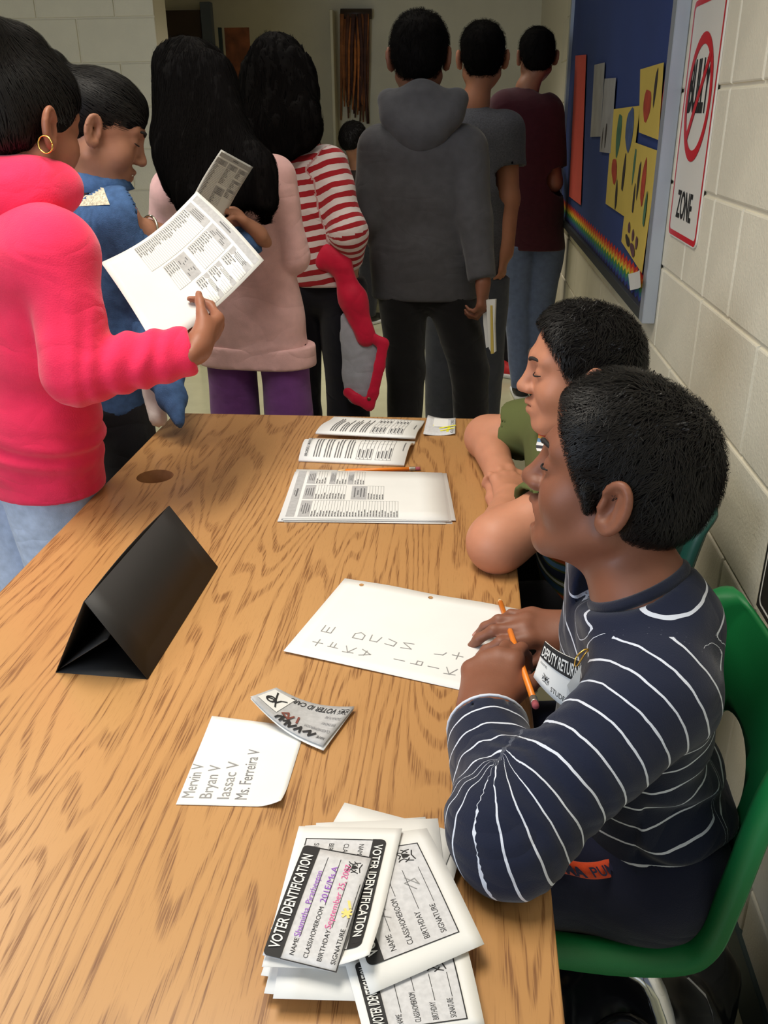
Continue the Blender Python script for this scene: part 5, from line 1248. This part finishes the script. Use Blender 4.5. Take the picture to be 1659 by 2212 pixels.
# ---- girl in the hot pink hoodie, reading a ballot
def make_pink_hoodie():
    sk = skin('brown_skin', (150, 98, 74)); F = unit((.55, .83, 0)); sd = np.array([F[1], -F[0], 0])
    hd = Head(py_(48, 262, 1.50), (.45, .86, -.22), (0, 0, 1), 1.0)
    shR = py_(126, 545, 1.37)+[0, 0, .0]; ctr = shR-sd*.165; shL = shR-sd*.33; neck = ctr+np.array([.03, .03, .055])
    hip = np.array([-.828, 1.52, .80]); elR = py_(168, 806, 1.335); wrR = pd(428, 752, 1.45); elL = shL+[-.02, .06, -.26]; wrL = elL+[-.02, .12, -.12]
    mP = cloth('hot_pink_fleece', (233, 46, 88), bump=.3, bscale=420, var=.05)
    def hood(T):
        back = unit(-F*np.array([1, 1, 0]))
        for k in range(9):
            a = math.radians(-100+25*k); c0_ = neck+[0, 0, .030]+F*.012
            p = c0_+.075*(math.cos(a)*back+math.sin(a)*sd)+np.array([0, 0, .035*math.sin(a)**2*0]); q_ = c0_+.075*(math.cos(a+.44)*back+math.sin(a+.44)*sd)
            if k < 8: T.cap(p+[0, 0, .0], q_, .040, .040, k=.03)
        T.cap(neck+back*.080+[0, 0, .01], neck+back*.100+[0, 0, -.075], .070, .055, k=.04, flat=(back, .6)); T.cap(neck+back*.03+sd*.07+[0, 0, .015], neck+back*.085+[0, 0, -.03], .045, .05, k=.04)
    def disp(P):
        e = elR.astype(np.float32); ne = np.exp(-np.sum((P-e-np.array([.08, .02, .02], np.float32))**2, -1)/.008)
        return .004*noise3(P, (11, 11, 20), 5)+.0045*ne*np.sin(P[..., 0]*190+2.5*noise3(P, 18, 3))+.005*np.exp(-((P[..., 2]-.845)/.03)**2)*np.sin(P[..., 2]*150+P[..., 0]*25)
    fd = unit(pd(486, 690, 1.54)-wrR)
    root, bo, to, T, B, tips = stand('standing person in a hot pink hoodie and gold hoop earring reading a ballot', sk, hd, neck, shL, shR, hip, F, [elL, wrL], [elR, wrR], hip_legs(hip, F), dict(name='hooded_sweatshirt', mat=mP, hem=.752, r=(.070, .135, .152, .156), sleeve=(.058, .054, .036), armk=.014, flat=.80, disp=disp, vox=.0052, neckdrop=-.03, collar=.02),
        dict(mat=cloth('grey_blue_sweatpants', (176, 188, 214), var=.12, vscale=60), r=(.092, .078, .05), amp=.006, vox=.0065), (mat('dark_shoe', (30, 30, 34), .6), W_SOLE), vox=.0038,
        handR=(fd, (.85, .2, -.35), [(.8, .9, .5), (.85, .95, .5), (.9, 1.0, .5), (.95, 1.0, .5)], (.45, .55, .15)))
    H_ = Sdf(); hood(H_); H_.disp = lambda P: .004*noise3(P, 14, 8); H_.obj('hood', .0052, mP, root)
    a2 = unit(wrR-elR); t1 = unit(np.cross(a2, (0, 0, 1))); t2 = np.cross(a2, t1)
    C_ = Sdf(); C_.cap(wrR-a2*.068, wrR-a2*.008, .0385, .0375, k=.01); C_.cut(wrR-a2*.010, a2, wrR, .06, .003); C_.cut(wrR-a2*.064, -a2, wrR-a2*.09, .06, .003); C_.obj('cuff', .004, mP, root)
    # hem rib
    S = Sdf(); hz = np.array([hip[0], hip[1], 0]); 
    for x in (-1, 1): S.cap(hz+sd*x*.060+[0, 0, .74], hz+sd*x*.060+[0, 0, .82], .126, .126, k=.05, flat=(F, .80))
    S.cut((0, 0, .746), (0, 0, -1), hz+[0, 0, .60], .3, .004); S.cut((0, 0, .812), (0, 0, 1), hz+[0, 0, .96], .3, .006); S.obj('hem_rib', .0055, mP, root)
    # hair pulled up
    S = Sdf(); E = lambda c, r, k=.02, **kw: S.ell(hd.w(c), np.array(r), hd.R, k=k, **kw)
    E((0, -.012, .028), (.079, .094, .082)); E((0, -.05, -.030), (.060, .045, .045), .03); E((0, -.02, .105), (.05, .055, .035), .03); E((0, -.09, .09), (.052, .045, .05), .03); E((0, .020, .046), (.072, .072, .062), .02); E((0, .100, -.045), (.072, .080, .092), .012, op='s')
    for x in (-1, 1): E((x*.084, .010, -.058), (.030, .040, .056), .010, op='s')
    S.cut(hd.w((0, -.05, -.062)), hd.wd((0, .2, -1)), hd.w((0, -.05, -.13)), .10, .012); S.disp = lambda P: .003*noise3(P, 60, 3); o = S.obj('hair', .005, M_HAIRM, root)
    V = np.empty(len(o.data.vertices)*3, np.float32); o.data.vertices.foreach_get('co', V); V = V.reshape(-1, 3); rg = np.random.default_rng(5); R = V[rg.integers(0, len(V), 5000)]; S2 = Sdf(); S2.p = S.p; tw = hd.w((0, -.09, .12)).astype(np.float32)
    def flow(P): d = tw-P; return d/(np.linalg.norm(d, axis=-1, keepdims=True)+.01)
    pth, nr_ = grow(S2, R, flow, 5, .010, .003, .12, 5); ribbons('hair_strands', pth, rg.uniform(.0005, .001, 5000), nr_, M_HAIR, o)
    # gold hoop
    ec = py_(98, 313, 1.50); ec = hd.w((.083, -.008, -.052)); q_ = py_(98, 313, ec[1]); rr = .0125; rt = np.array([.93, -.1, 0])
    er = pd(98, 312, np.linalg.norm(ec-CAM)/np.linalg.norm(ray(98, 290))-.006)
    tube('hoop_earring', [er+rr*(math.cos(a)*np.array([.98, -.2, 0])+math.sin(a)*np.array([0, 0, 1])) for a in np.linspace(0, 2*math.pi, 33)], .0013, mat('gold', (222, 180, 90), .25, metal=1.), root, 8)
    # the ballot in the hand
    A, B_, D = pd(425, 413, 1.649), pd(570, 562, 1.576), pd(218, 567, 1.48); C2 = pd(340, 758, 1.42)
    S = Sheet('held_ballot', A, B_, C2, D, M_PAPER, bend=lambda u, v: -.020*math.sin(math.pi*v)*(1-.2*u)+.006*math.sin(math.pi*u), nx=12, ny=16, up=CAM-A)
    tag(S.o, 'large white ballot held up in the hand of the pink hoodie', 'ballot', 'ballots held in the queue'); ballot_print(S, S.o, 3)
# ---- girl in the denim shirt
def make_denim():
    sk = skin('medium_brown_skin', (160, 112, 88)); F = unit((.78, .62, 0)); sd = np.array([F[1], -F[0], 0])
    hd = Head(py_(212, 272, 1.98), (.82, .36, -.42), (0, 0, 1), 1.03)
    ctr = py_(170, 470, 1.98); ctr = np.array([-.80, 1.98, 1.185]); shR = ctr+sd*.15; shL = ctr-sd*.15; neck = ctr+np.array([.0, .0, .06])
    hip = np.array([-.845, 1.95, .82]); elR = shR+[.05, .02, -.22]; wrR = py_(322, 498, 1.90); elL = shL+[.12, .05, -.20]; wrL = pd(556, 505, 2.11)
    dn = mat('blue_denim', (66, 96, 140), .85, var=.22, vscale=60, bump=.5, bscale=520, spec=.2)
    root, bo, to, T, B, tips = stand('standing person in a blue denim shirt with lace yoke looking down at a ballot', sk, hd, neck, shL, shR, hip, F, [elL, wrL], [elR, wrR], hip_legs(hip, F), dict(name='denim_shirt', mat=dn, hem=.77, r=(.050, .115, .125, .132), sleeve=(.055, .048, .038), flat=.90, disp=folds(.006, (10, 10, 18), 8), neckdrop=-.02, collar=.0, vox=.0055),
        dict(mat=cloth('black_jeans', (24, 24, 30)), r=(.086, .07, .05)), (mat('dark_shoe', (30, 30, 34), .6), W_SOLE), vox=.0042,
        handR=(unit((.5, .5, -.2)), (.2, -.4, .8), GRIP), handL=(unit(pd(512, 462, 2.06)-pd(556, 505, 2.11)), (.6, .5, -.2), [(.5, .6, .3)]*4, (.5, .4, .1)))
    # collar, lace yoke, open shirt tail
    M_LACE = mat('cream_lace', (206, 196, 172), .9, var=.5, vscale=190)
    decal('lace_yoke', T, [(158, 398), (222, 402), (237, 442), (160, 446)], 1.6, M_LACE, root, 10)
    V = []; F_ = []
    for k in range(17):
        a = math.radians(-150+k*300/16); d = math.cos(a)*(-F)+math.sin(a)*sd
        V += [neck+d*.052+[0, 0, .030], neck+d*.075+[0, 0, -.012]]
        if k: F_.append([2*k-2, 2*k, 2*k+1, 2*k-1])
    co = mesh_py('collar', V, F_, dn, root, True); md = co.modifiers.new('s', 'SOLIDIFY'); md.thickness = .005; apply_mods(co); co.parent = root; co.matrix_parent_inverse = Matrix.Translation(-root.location)
    S = Sdf(); tl = [pd(352, 800, 1.88), pd(372, 860, 1.87), pd(388, 915, 1.85)]
    S.cap(pd(330, 700, 1.93), tl[0], .05, .045, k=.03, flat=((.3, -.9, 0), .5)); S.cap(tl[0], tl[1], .040, .028, k=.02, flat=((.3, -.9, 0), .4)); S.cap(tl[1], tl[2], .028, .011, k=.02, flat=((.3, -.9, 0), .4)); S.obj('shirt_tail', .005, dn, root)
    S = Sdf(); S.cap(pd(330, 840, 1.93), pd(342, 905, 1.92), .025, .02, k=.02, flat=((.3, -.9, 0), .5)); S.obj('white_undershirt', .006, cloth('white_cotton', (214, 208, 206)), root)
    tube('bangle', [wrR+.030*(math.cos(a)*np.array([.3, .0, .95])+math.sin(a)*np.array([.75, -.6, -.2])) for a in np.linspace(0, 2*math.pi, 25)], .0028, mat('silver_bangle', (200, 198, 180), .25, metal=.9), root, 8)
    # hair drawn back into a bun
    S = Sdf(); E = lambda c, r, k=.02, **kw: S.ell(hd.w(c), np.array(r)*.97, hd.R, k=k, **kw)
    E((0, -.012, .028), (.078, .095, .083)); E((0, -.06, -.02), (.055, .045, .05), .03); E((0, -.115, .055), (.05, .045, .045), .02); E((0, .020, .046), (.072, .072, .062), .02); E((0, .122, -.060), (.080, .072, .102), .010, op='s')
    for x in (-1, 1): E((x*.084, .012, -.058), (.030, .042, .056), .010, op='s')
    S.disp = lambda P: .003*noise3(P, 60, 6); o = S.obj('hair', .005, M_HAIRM, root)
    V = np.empty(len(o.data.vertices)*3, np.float32); o.data.vertices.foreach_get('co', V); V = V.reshape(-1, 3); rg = np.random.default_rng(6); R = V[rg.integers(0, len(V), 4000)]; S2 = Sdf(); S2.p = S.p; tw = hd.w((0, -.13, .05)).astype(np.float32)
    def flow(P): d = tw-P; return d/(np.linalg.norm(d, axis=-1, keepdims=True)+.01)
    pth, nr_ = grow(S2, R, flow, 6, .012, .003, .10, 6); ribbons('hair_strands', pth, rg.uniform(.0005, .001, 4000), nr_, M_HAIR, o)
    face_details(root, hd, brow=(30, 24, 22))
    A, B_, D, C2 = pd(478, 323, 1.90), pd(547, 361, 2.06), pd(392, 482, 1.86), pd(462, 522, 2.02)
    S = Sheet('held_ballot', A, B_, C2, D, M_PAPER, bend=lambda u, v: -.006*math.sin(math.pi*v), nx=8, ny=10, up=CAM-A); tag(S.o, 'smaller-looking white ballot held up behind the large one in the queue', 'ballot', 'ballots held in the queue'); ballot_print(S, S.o, 4)
# ---- girl in the pale pink sweatshirt with long straight hair
def make_pale_pink():
    sk = skin('light_skin', (206, 160, 134)); Y = 2.38; F = unit((.12, 1, 0)); sd = np.array([F[1], -F[0], 0])
    hd = Head(py_(425, 190, 2.42), (.25, .95, -.2), (0, 0, 1), .98)
    shL, shR = py_(372, 412, 2.42), py_(592, 385, 2.36); ctr = (shL+shR)/2; neck = ctr+[0, .01, .075]
    hip = np.array([*py_(550, 700, Y)[:2], .82]); elR = py_(630, 552, 2.36); wrR = py_(560, 560, 2.52); elL = py_(352, 560, 2.45); wrL = py_(420, 560, 2.62)
    mS = cloth('pale_pink_fleece', (226, 180, 178), var=.06, bscale=450)
    root, bo, to, T, B, tips = stand('standing person with long straight black hair in a pale pink sweatshirt and purple trousers', sk, hd, neck, shL, shR, hip, F, [elL, wrL], [elR, wrR], hip_legs(hip, F, .095), dict(name='sweatshirt', mat=mS, hem=.755, r=(.060, .126, .130, .138), sleeve=(.056, .046, .038), armk=.008, flat=.78, disp=folds(.005, (9, 9, 16), 15), hemk=.01),
        dict(mat=cloth('purple_trousers', (118, 66, 134), var=.06), r=(.070, .068, .060)), (mat('dark_shoe', (30, 30, 34), .6), W_SOLE))
    S = Sdf(); hz = np.array([hip[0], hip[1], 0])
    for x in (-1, 1): S.cap(hz+sd*x*.060+[0, 0, .74], hz+sd*x*.060+[0, 0, .81], .1095, .1085, k=.05, flat=(F, .78))
    S.cut((0, 0, .747), (0, 0, -1), hz+[0, 0, .60], .3, .004); S.cut((0, 0, .808), (0, 0, 1), hz+[0, 0, .95], .3, .006); S.obj('hem_rib', .006, mS, root)
    bk = -F; q_ = lambda a, b, y: py_(a, b, y)
    pth = [[(q_(400, 200, 2.34), .075, bk), (q_(395, 330, 2.28), .070, bk), (q_(430, 430, 2.20), .055, bk), (q_(440, 500, 2.18), .025, bk)], [(q_(450, 180, 2.34), .075, bk), (q_(480, 300, 2.27), .068, bk), (q_(545, 370, 2.21), .055, bk), (q_(572, 430, 2.19), .034, bk)], [(q_(385, 150, 2.42), .07, bk), (q_(368, 300, 2.36), .045, bk), (q_(378, 400, 2.28), .028, bk)], [(q_(440, 330, 2.25), .06, bk), (q_(490, 420, 2.19), .05, bk)]]
    long_hair(root, hd, pth, 9000, 21, amp=.0025, dl=.022, w=(.0004, .0011))
# ---- girl in the red and white striped shirt, red jacket over the arm
def make_red_stripe():
    sk = skin('light_skin', (206, 160, 134)); Y = 2.78; F = unit((.10, 1, 0)); sd = np.array([F[1], -F[0], 0])
    hd = Head(py_(600, 165, 2.80), (.05, .98, -.15), (0, 0, 1), 1.0)
    shL, shR = py_(555, 345, 2.84), py_(712, 362, 2.72); ctr = (shL+shR)/2; neck = ctr+[0, .01, .075]
    hip = np.array([*py_(688, 620, Y)[:2], .88]); elR = py_(754, 500, 2.66); wrR = py_(757, 575, 2.74); elL = py_(560, 500, 2.86); wrL = py_(600, 560, 3.0)
    mS = stripes_mat('red_white_stripe', (226, 214, 214), (168, 34, 44), .0315, .48, .004)
    hl = hip_legs(hip, F, .085)
    root, bo, to, T, B, tips = stand('standing person in a red and white striped top and black leggings', sk, hd, neck, shL, shR, hip, F, [elL, wrL], [elR, wrR], hl, dict(name='striped_top', mat=mS, fan=True, hem=.90, r=(.048, .112, .112, .118), sleeve=(.056, .050, .034), flat=.90, disp=folds(.004, (10, 10, 20), 25)),
        dict(mat=cloth('black_leggings', (20, 20, 32)), r=(.078, .066, .046)), (mat('dark_shoe', (30, 30, 34), .6), W_SOLE))
    bk = -F; q_ = lambda a, b, y: py_(a, b, y)
    pth = [[(q_(585, 170, 2.74), .08, bk), (q_(575, 290, 2.68), .075, bk)], [(q_(625, 170, 2.74), .08, bk), (q_(640, 270, 2.68), .07, bk), (q_(622, 318, 2.66), .03, bk)], [(q_(560, 180, 2.78), .06, bk), (q_(548, 290, 2.70), .05, bk)]]
    long_hair(root, hd, pth, 4200, 33, wav=.8, amp=.006, dl=.016)
    # the jacket: quilted red shell, grey lining
    jk = tag(empty('jacket', tuple(py_(770, 870, 2.7))), 'hot red quilted jacket with grey lining hanging from the striped person\'s arm', 'jacket')
    mR = cloth('red_quilted_shell', (206, 24, 62), .55, var=.08, bump=.1); mG = cloth('grey_lining', (168, 170, 182), .7, var=.08)
    S = Sdf(); P = lambda a, b, y=2.66: py_(a, b, y)
    S.cap(P(706, 505, 2.70), P(712, 550, 2.68), .020, .034, k=.03, flat=((0, 1, 0), .6)); S.cap(P(695, 570, 2.67), P(730, 556, 2.67), .018, .030, k=.03, flat=((0, 1, 0), .6)); S.cap(P(738, 575, 2.67), P(762, 645, 2.67), .032, .035, k=.03, flat=((0, 1, 0), .7)); S.cap(P(762, 645, 2.67), P(790, 728, 2.67), .036, .030, k=.03, flat=((0, 1, 0), .6)); S.cap(P(776, 505, 2.76), P(772, 545, 2.76), .022, .022, k=.02)
    S.disp = lambda P: .004*noise3(P, (26, 10, 26), 2); S.obj('shell', .005, mR, jk)
    # lower panel: lining with red edging
    def panel(name, pix, y, th, m):
        V = [np.array(py_(a, b, y)) for a, b in pix]; n = len(V); V = [v for v in V]+[v+[0, th, 0] for v in V]
        return mesh_py(name, V, [list(range(n)), list(range(n, 2*n))[::-1]]+[[i, i+n, (i+1) % n+n, (i+1) % n] for i in range(n)], m, jk)
    S = Sdf(); 
    for a, b, ra, rb in (((752, 690), (775, 740), .024, .045), ((768, 730), (778, 830), .048, .044), ((794, 750), (786, 840), .044, .040), ((765, 800), (770, 850), .034, .030)): S.cap(P(*a, 2.685), P(*b, 2.685), ra, rb, k=.03, flat=((0, 1, 0), .30))
    S.disp = lambda P: .003*noise3(P, (30, 10, 30), 4); S.obj('lining', .005, mG, jk)
    ed = [P(800, 728, 2.665), P(828, 742, 2.665), P(820, 790, 2.66), P(806, 850, 2.66), P(797, 876, 2.66), P(770, 862, 2.66), P(752, 848, 2.67)]
    S = Sdf()
    for a, b in zip(ed[:-1], ed[1:]): S.cap(a, b, .017, .017, k=.008, flat=((0, 1, 0), .5))
    S.obj('red_edging', .004, mR, jk)
    q2 = P(797, 862, 2.65); tube('snap_button', [q2, q2+[0, .012, 0]], .006, mat('snap_metal', (120, 90, 70), .4, metal=.8), jk, 12)
# ---- boy in the charcoal hoodie, seen from behind
def make_charcoal():
    sk = skin('deep_brown_skin', (128, 82, 62)); Y = 2.85; F = unit((.0, 1, 0)); sd = np.array([1., 0, 0])
    hd = Head(py_(905, 118, 2.90), (.0, .98, -.1), (0, 0, 1), 1.03)
    shL, shR = py_(818, 318, Y), py_(1008, 318, Y); ctr = (shL+shR)/2; neck = ctr+[0, .02, .10]
    hip = np.array([*py_(918, 600, Y)[:2], .88]); elL = py_(806, 470, 2.83); wrL = py_(845, 560, 2.99); elR = py_(1024, 470, 2.80); wrR = py_(1044, 612, 2.74)
    mC = cloth('charcoal_fleece', (74, 74, 78), var=.10, bscale=420)
    def hood(T):
        for k in range(7):
            a = math.radians(-78+26*k); b = math.radians(-78+26*(k+1)); c0_ = neck+[0, -.03, .01]
            if k < 6: T.cap(c0_+[.105*math.sin(a), -.045*math.cos(a), -.105*math.cos(a)+.04], c0_+[.105*math.sin(b), -.045*math.cos(b), -.105*math.cos(b)+.04], .032, .032, k=.03)
        T.cap(c0_+[0, -.03, -.01], c0_+[0, -.055, -.075], .085, .05, k=.05, flat=((0, 1, 0), .5))
    kL, kR = py_(876, 800, 2.86), py_(1014, 800, 2.86); kn = [(kL, np.array([kL[0]-.01, 2.86, .085])), (kR, np.array([kR[0]+.03, 2.86, .085]))]
    root, bo, to, T, B, tips = stand('standing person seen from behind in a charcoal hoodie and black trousers', sk, hd, neck, shL, shR, hip, F, [elL, wrL], [elR, wrR], kn, dict(name='hooded_sweatshirt', mat=mC, hem=.845, r=(.062, .142, .144, .156), sleeve=(.066, .054, .040), armk=.012, flat=.72, disp=folds(.006, (8, 8, 12), 41), hemk=.012),
        dict(mat=cloth('black_trousers', (17, 16, 18)), r=(.080, .062, .054)), (mat('dark_shoe', (30, 30, 34), .6), W_SOLE), handR=(unit((.05, -.1, -1)), (.9, -.3, 0), GRIP, (.5, .3, .4)))
    short_hair(root, hd, M_HAIRD, n=4000, seed=44, base_h=.006, thick=.004)
    H_ = Sdf(); hood(H_); H_.disp = lambda P: .004*noise3(P, 12, 9); H_.obj('hood', .006, mC, root)
    # folded papers in the right hand
    e = tag(empty('folded_papers', tuple(pd(1056, 700, 2.82))), 'folded white papers with yellow edge held down at the charcoal hoodie\'s side', 'papers')
    yq = 2.735
    for nm, pix, y_, m_ in (('white_sheet', [(1042, 632), (1052, 630), (1058, 748), (1050, 752), (1044, 700)], yq, M_PAPER), ('folded_sheet', [(1050, 648), (1070, 647), (1068, 700), (1070, 760), (1062, 765), (1056, 752)], yq-.012, M_PAPER), ('yellow_edge', [(1059, 660), (1063, 660), (1066, 764), (1060, 764)], yq-.016, mat('yellow_folder', (196, 172, 84), .7))):
        V = [py_(a, b, y_) for a, b in pix]; n = len(V); V = V+[v+np.array([.004, .010, 0]) for v in V]
        mesh_py(nm, V, [list(range(n)), list(range(n, 2*n))[::-1]]+[[i, i+n, (i+1) % n+n, (i+1) % n] for i in range(n)], m_, e)
# ---- the people farther down the queue
def make_far():
    sk = skin('tan_skin', (196, 140, 112)); Y = 3.42; F = unit((-.05, 1, 0))
    hd = Head(py_(1042, 120, Y+.04), F, (0, 0, 1), 1.0); shL, shR = py_(955, 285, Y), py_(1092, 285, Y); ctr = (shL+shR)/2; neck = ctr+[0, .02, .09]
    hip = np.array([*py_(1010, 590, Y)[:2], .86]); elR = py_(1098, 430, Y-.02); wrR = py_(1092, 545, Y-.05); elL = py_(960, 430, Y); wrL = py_(960, 545, Y)
    tee = mat('heather_grey_jersey', (84, 86, 96), .9, var=.28, vscale=220, sheen=.1)
    kn = [(hip+[-.085, .02, -.40], np.array([hip[0]-.09, hip[1], .085])), (hip+[.075, .02, -.40], np.array([hip[0]+.08, hip[1], .085]))]
    root, *_ = stand('standing person in a heather grey T-shirt and grey jeans behind the charcoal hoodie', sk, hd, neck, shL, shR, hip, F, [elL, wrL], [elR, wrR], kn, dict(name='t_shirt', mat=tee, hem=.80, r=(.058, .130, .128, .130), sleeve=(.070, .070, .06), len=.52, flat=.92, disp=folds(.004, (9, 9, 16), 51), skin_r=(.045, .040, .030)),
        dict(mat=cloth('grey_jeans', (82, 86, 100)), r=(.088, .074, .058)), (mat('dark_shoe', (30, 30, 34), .6), W_SOLE), handR=(unit((-.1, -.05, -1)), (1, -.2, 0), RELAX))
    short_hair(root, hd, M_HAIRD, n=2000, seed=54, base_h=.007)
    Y = 4.55; F = unit((-.1, 1, 0)); sk2 = skin('medium_brown_skin', (160, 112, 88))
    hd = Head(py_(1160, 118, Y+.04), F, (0, 0, 1), 1.05); shL, shR = py_(1090, 232, Y), py_(1184, 240, Y); ctr = (shL+shR)/2; neck = ctr+[0, .02, .09]
    hip = np.array([*py_(1153, 520, Y)[:2], .84]); elR = py_(1196, 395, Y-.02); wrR = py_(1185, 330, Y+.22); elL = py_(1092, 390, Y); wrL = py_(1100, 470, Y+.1)
    kn = [(hip+[-.055, .02, -.40], np.array([hip[0]-.02, hip[1], .085])), (hip+[.055, .02, -.40], np.array([hip[0]+.075, hip[1], .085]))]
    root, *_ = stand('standing person in a maroon T-shirt and blue-grey jeans nearest the block wall', sk2, hd, neck, shL, shR, hip, F, [elL, wrL], [elR, wrR], kn, dict(name='t_shirt', mat=cloth('maroon_jersey', (64, 22, 34), var=.1), hem=.765, r=(.060, .150, .150, .150), sleeve=(.070, .066, .06), len=.80, flat=.86, disp=folds(.005, (8, 8, 14), 61), skin_r=(.046, .040, .030)),
        dict(mat=cloth('blue_grey_jeans', (94, 106, 136), var=.12), r=(.088, .066, .054), amp=.006), (mat('dark_shoe', (30, 30, 34), .6), W_SOLE))
    short_hair(root, hd, M_HAIRD, n=1500, seed=64, base_h=.008)
    # someone facing the queue, only red shoes showing
    c0_ = (pz(955, 800, .03)+pz(1100, 803, .03))/2; F = unit((.05, -1, 0)); hip = np.array([c0_[0], 5.05, .74])
    hd = Head((hip[0]-.05, 5.05, 1.20), F, (0, 0, 1), .95); shL = hip+[.15, 0, .30]; shR = hip+[-.15, 0, .30]; neck = hip+[-.03, 0, .36]
    s1, s2 = pz(952, 805, 0), pz(1102, 810, 0)
    legs = [(hip+[.10, 0, -.35], np.array([s2[0]-.05, 5.05, .085])), (hip+[-.10, 0, -.35], np.array([s1[0]+.06, 5.05, .085]))]
    root, *_ = stand('person hidden behind the queue with bright red shoes', sk, hd, neck, shL, shR, hip, F, [shL+[.03, 0, -.2], shL+[.0, -.05, -.38]], [shR+[-.0, 0, -.2], shR+[.04, -.05, -.38]], legs, dict(name='dark_top', mat=cloth('black_trousers', (17, 16, 18)), hem=.74, r=(.05, .11, .11, .11), sleeve=(.055, .05, .04), flat=.7),
        dict(mat=cloth('dark_trousers', (34, 34, 38)), r=(.085, .07, .055)), (M_BLK, W_SOLE), vox=.008)
    short_hair(root, hd, M_HAIR, n=800, seed=71, base_h=.009)
    for o in [c for c in root.children if c.name.startswith('shoe')]:
        for g in list(o.children): bpy.data.objects.remove(g)
        bpy.data.objects.remove(o)
    rm = mat('red_canvas', (204, 30, 34), .6)
    shoe(root, s1+np.array([.12, .02, 0]), (-.75, -.65, 0), rm, W_SOLE, .25); shoe(root, s2+np.array([-.12, .02, 0]), (.85, -.5, 0), rm, W_SOLE, .25)
    # small seated child by the cabinet, only the back of the hair shows
    F = unit((.6, .8, 0)); hc_ = py_(762, 300, 6.3); hd = Head(hc_, F, (0, 0, 1), .95); hip = np.array([hc_[0]+.02, 6.35, .72]); shL = hip+[-.12, 0, .28]; shR = hip+[.12, 0, .28]; neck = hip+[0, 0, .34]
    root, *_ = stand('child with dark hair beside the far cabinet, half hidden by the charcoal hoodie', sk2, hd, neck, shL, shR, hip, F, [shL+[0, .03, -.2], shL+[.0, .1, -.34]], [shR+[0, .03, -.2], shR+[.0, .1, -.34]], hip_legs(hip, F), dict(name='dark_top', mat=cloth('dark_brown_top', (40, 32, 28)), hem=.70, r=(.05, .11, .11, .11), sleeve=(.055, .05, .04), flat=.7),
        dict(mat=cloth('dark_trousers', (34, 34, 38)), r=(.085, .07, .055)), (M_BLK, W_SOLE), vox=.008)
    short_hair(root, hd, M_HAIR, n=1200, seed=73, base_h=.008, thick=.008)
# ------------------------------------------------------------------ badge pinned to the striped shirt, bag under the chair
def make_badge():
    T_ = .90; c = [pd(1178, 1385, T_-.01), pd(1254, 1428, T_-.035), pd(1243, 1545, T_-.02), pd(1152, 1462, T_)]
    S = Sheet('name_badge', c[0], c[1], c[2], c[3], M_PAPER, bend=lambda u, v: .006*math.sin(math.pi*u), nx=8, ny=8, up=(-.3, -.7, .6))
    o = tag(S.o, 'paper badge reading DEPUTY pinned to the chest of the striped top', 'badge'); w, h = S.w, S.h
    rects_on('header_band', S, [(0, h*.60, w, h)], M_INK, o, .0012, 6); text_on('lettering', S, 'DEPUTY RETURN', (w*.05, h*.67), h*.24, M_PAPER, o, width=w*.95, bold=.016, lift=.0022)
    text_on('lettering', S, 'NAME', (w*.06, h*.46), h*.055, M_LINE, o); rects_on('field_line', S, [(w*.25, h*.46, w*.9, h*.466)], M_LINE, o, .0004)
    crest(S, o, (w*.30, h*.24), h*.10); text_on('lettering', S, 'STUDENT', (w*.46, h*.10), h*.10, M_INK, o, width=w*.46)
    # folded lower flap
    q_ = [pd(1225, 1480, T_-.036), pd(1256, 1436, T_-.037), pd(1245, 1540, T_-.028), pd(1222, 1548, T_-.024)]
    mesh_py('folded_flap', q_, [[0, 1, 2, 3]], M_PAPER, o)
    g = mat('gold', (222, 180, 90), .25, metal=1.)
    tube('safety_pin', spline([pd(1241, 1442, T_-.046), pd(1245, 1420, T_-.048), pd(1262, 1404, T_-.048), pd(1271, 1404, T_-.045), pd(1262, 1415, T_-.042), pd(1246, 1440, T_-.043)], 24), .0009, g, o, 6)
make_badge()
def make_bag():
    M_BAG = mat('glossy_black_vinyl', (16, 16, 18), .18, spec=.6, var=.1, vscale=8); S = Sdf()
    for a, b, r in (((.16, .78, .13), (.30, 1.04, .13), .11), ((.26, .78, .12), (.36, 1.02, .12), .10), ((.18, .95, .20), (.30, .86, .20), .08)): S.cap(a, b, r, k=.06)
    S.cut((0, 0, .012), (0, 0, -1), (.26, .9, -.2), .5, .01); S.disp = lambda P: .007*noise3(P, 12, 2)+.004*noise3(P, 30, 3)
    root = tag(empty('bag', (.26, .9, 0)), 'glossy black bag with white patches on the floor under the green chair', 'bag')
    S.obj('bag_body', .007, M_BAG, root)
    tube('strap', spline([(.20, .74, .20), (.27, .70, .235), (.34, .74, .20), (.40, .86, .17)], 20), .011, M_BAG, root, 8); tube('strap', spline([(.16, .80, .21), (.24, .83, .265), (.32, .80, .24), (.37, .90, .2)], 20), .010, M_BAG, root, 8)
    Wp = mat('white_bag_print', (210, 210, 212), .4)
    for cx_, cy_, zt_, sc in ((.275, .775, .236, 1.), (.325, .86, .226, .8), (.22, .74, .222, .7)):
        V = []
        for k in range(6): t_ = 2*math.pi*k/6; x = cx_+.035*sc*math.cos(t_)*(1.3 if k % 2 else .6); y = cy_+.03*sc*math.sin(t_); V.append((x, y, zt_))
        W_ = np.array(V, np.float32); 
        for _ in range(8): f_ = S.eval(W_); W_ = W_-S.grad(W_)*(f_-.0015)[:, None]
        mesh_py('white_patch', W_, [list(range(6))], Wp, root)
make_bag()
# ------------------------------------------------------------------ place everyone
make_striped_boy(); make_olive_boy(); make_pink_hoodie(); make_denim(); make_pale_pink(); make_red_stripe(); make_charcoal(); make_far()
pencil('orange pencil held in the writing hand above the three-hole sheet', pz(1078, 1292, TZ+.002), pz(1158, 1527, TZ+.082), .0038)
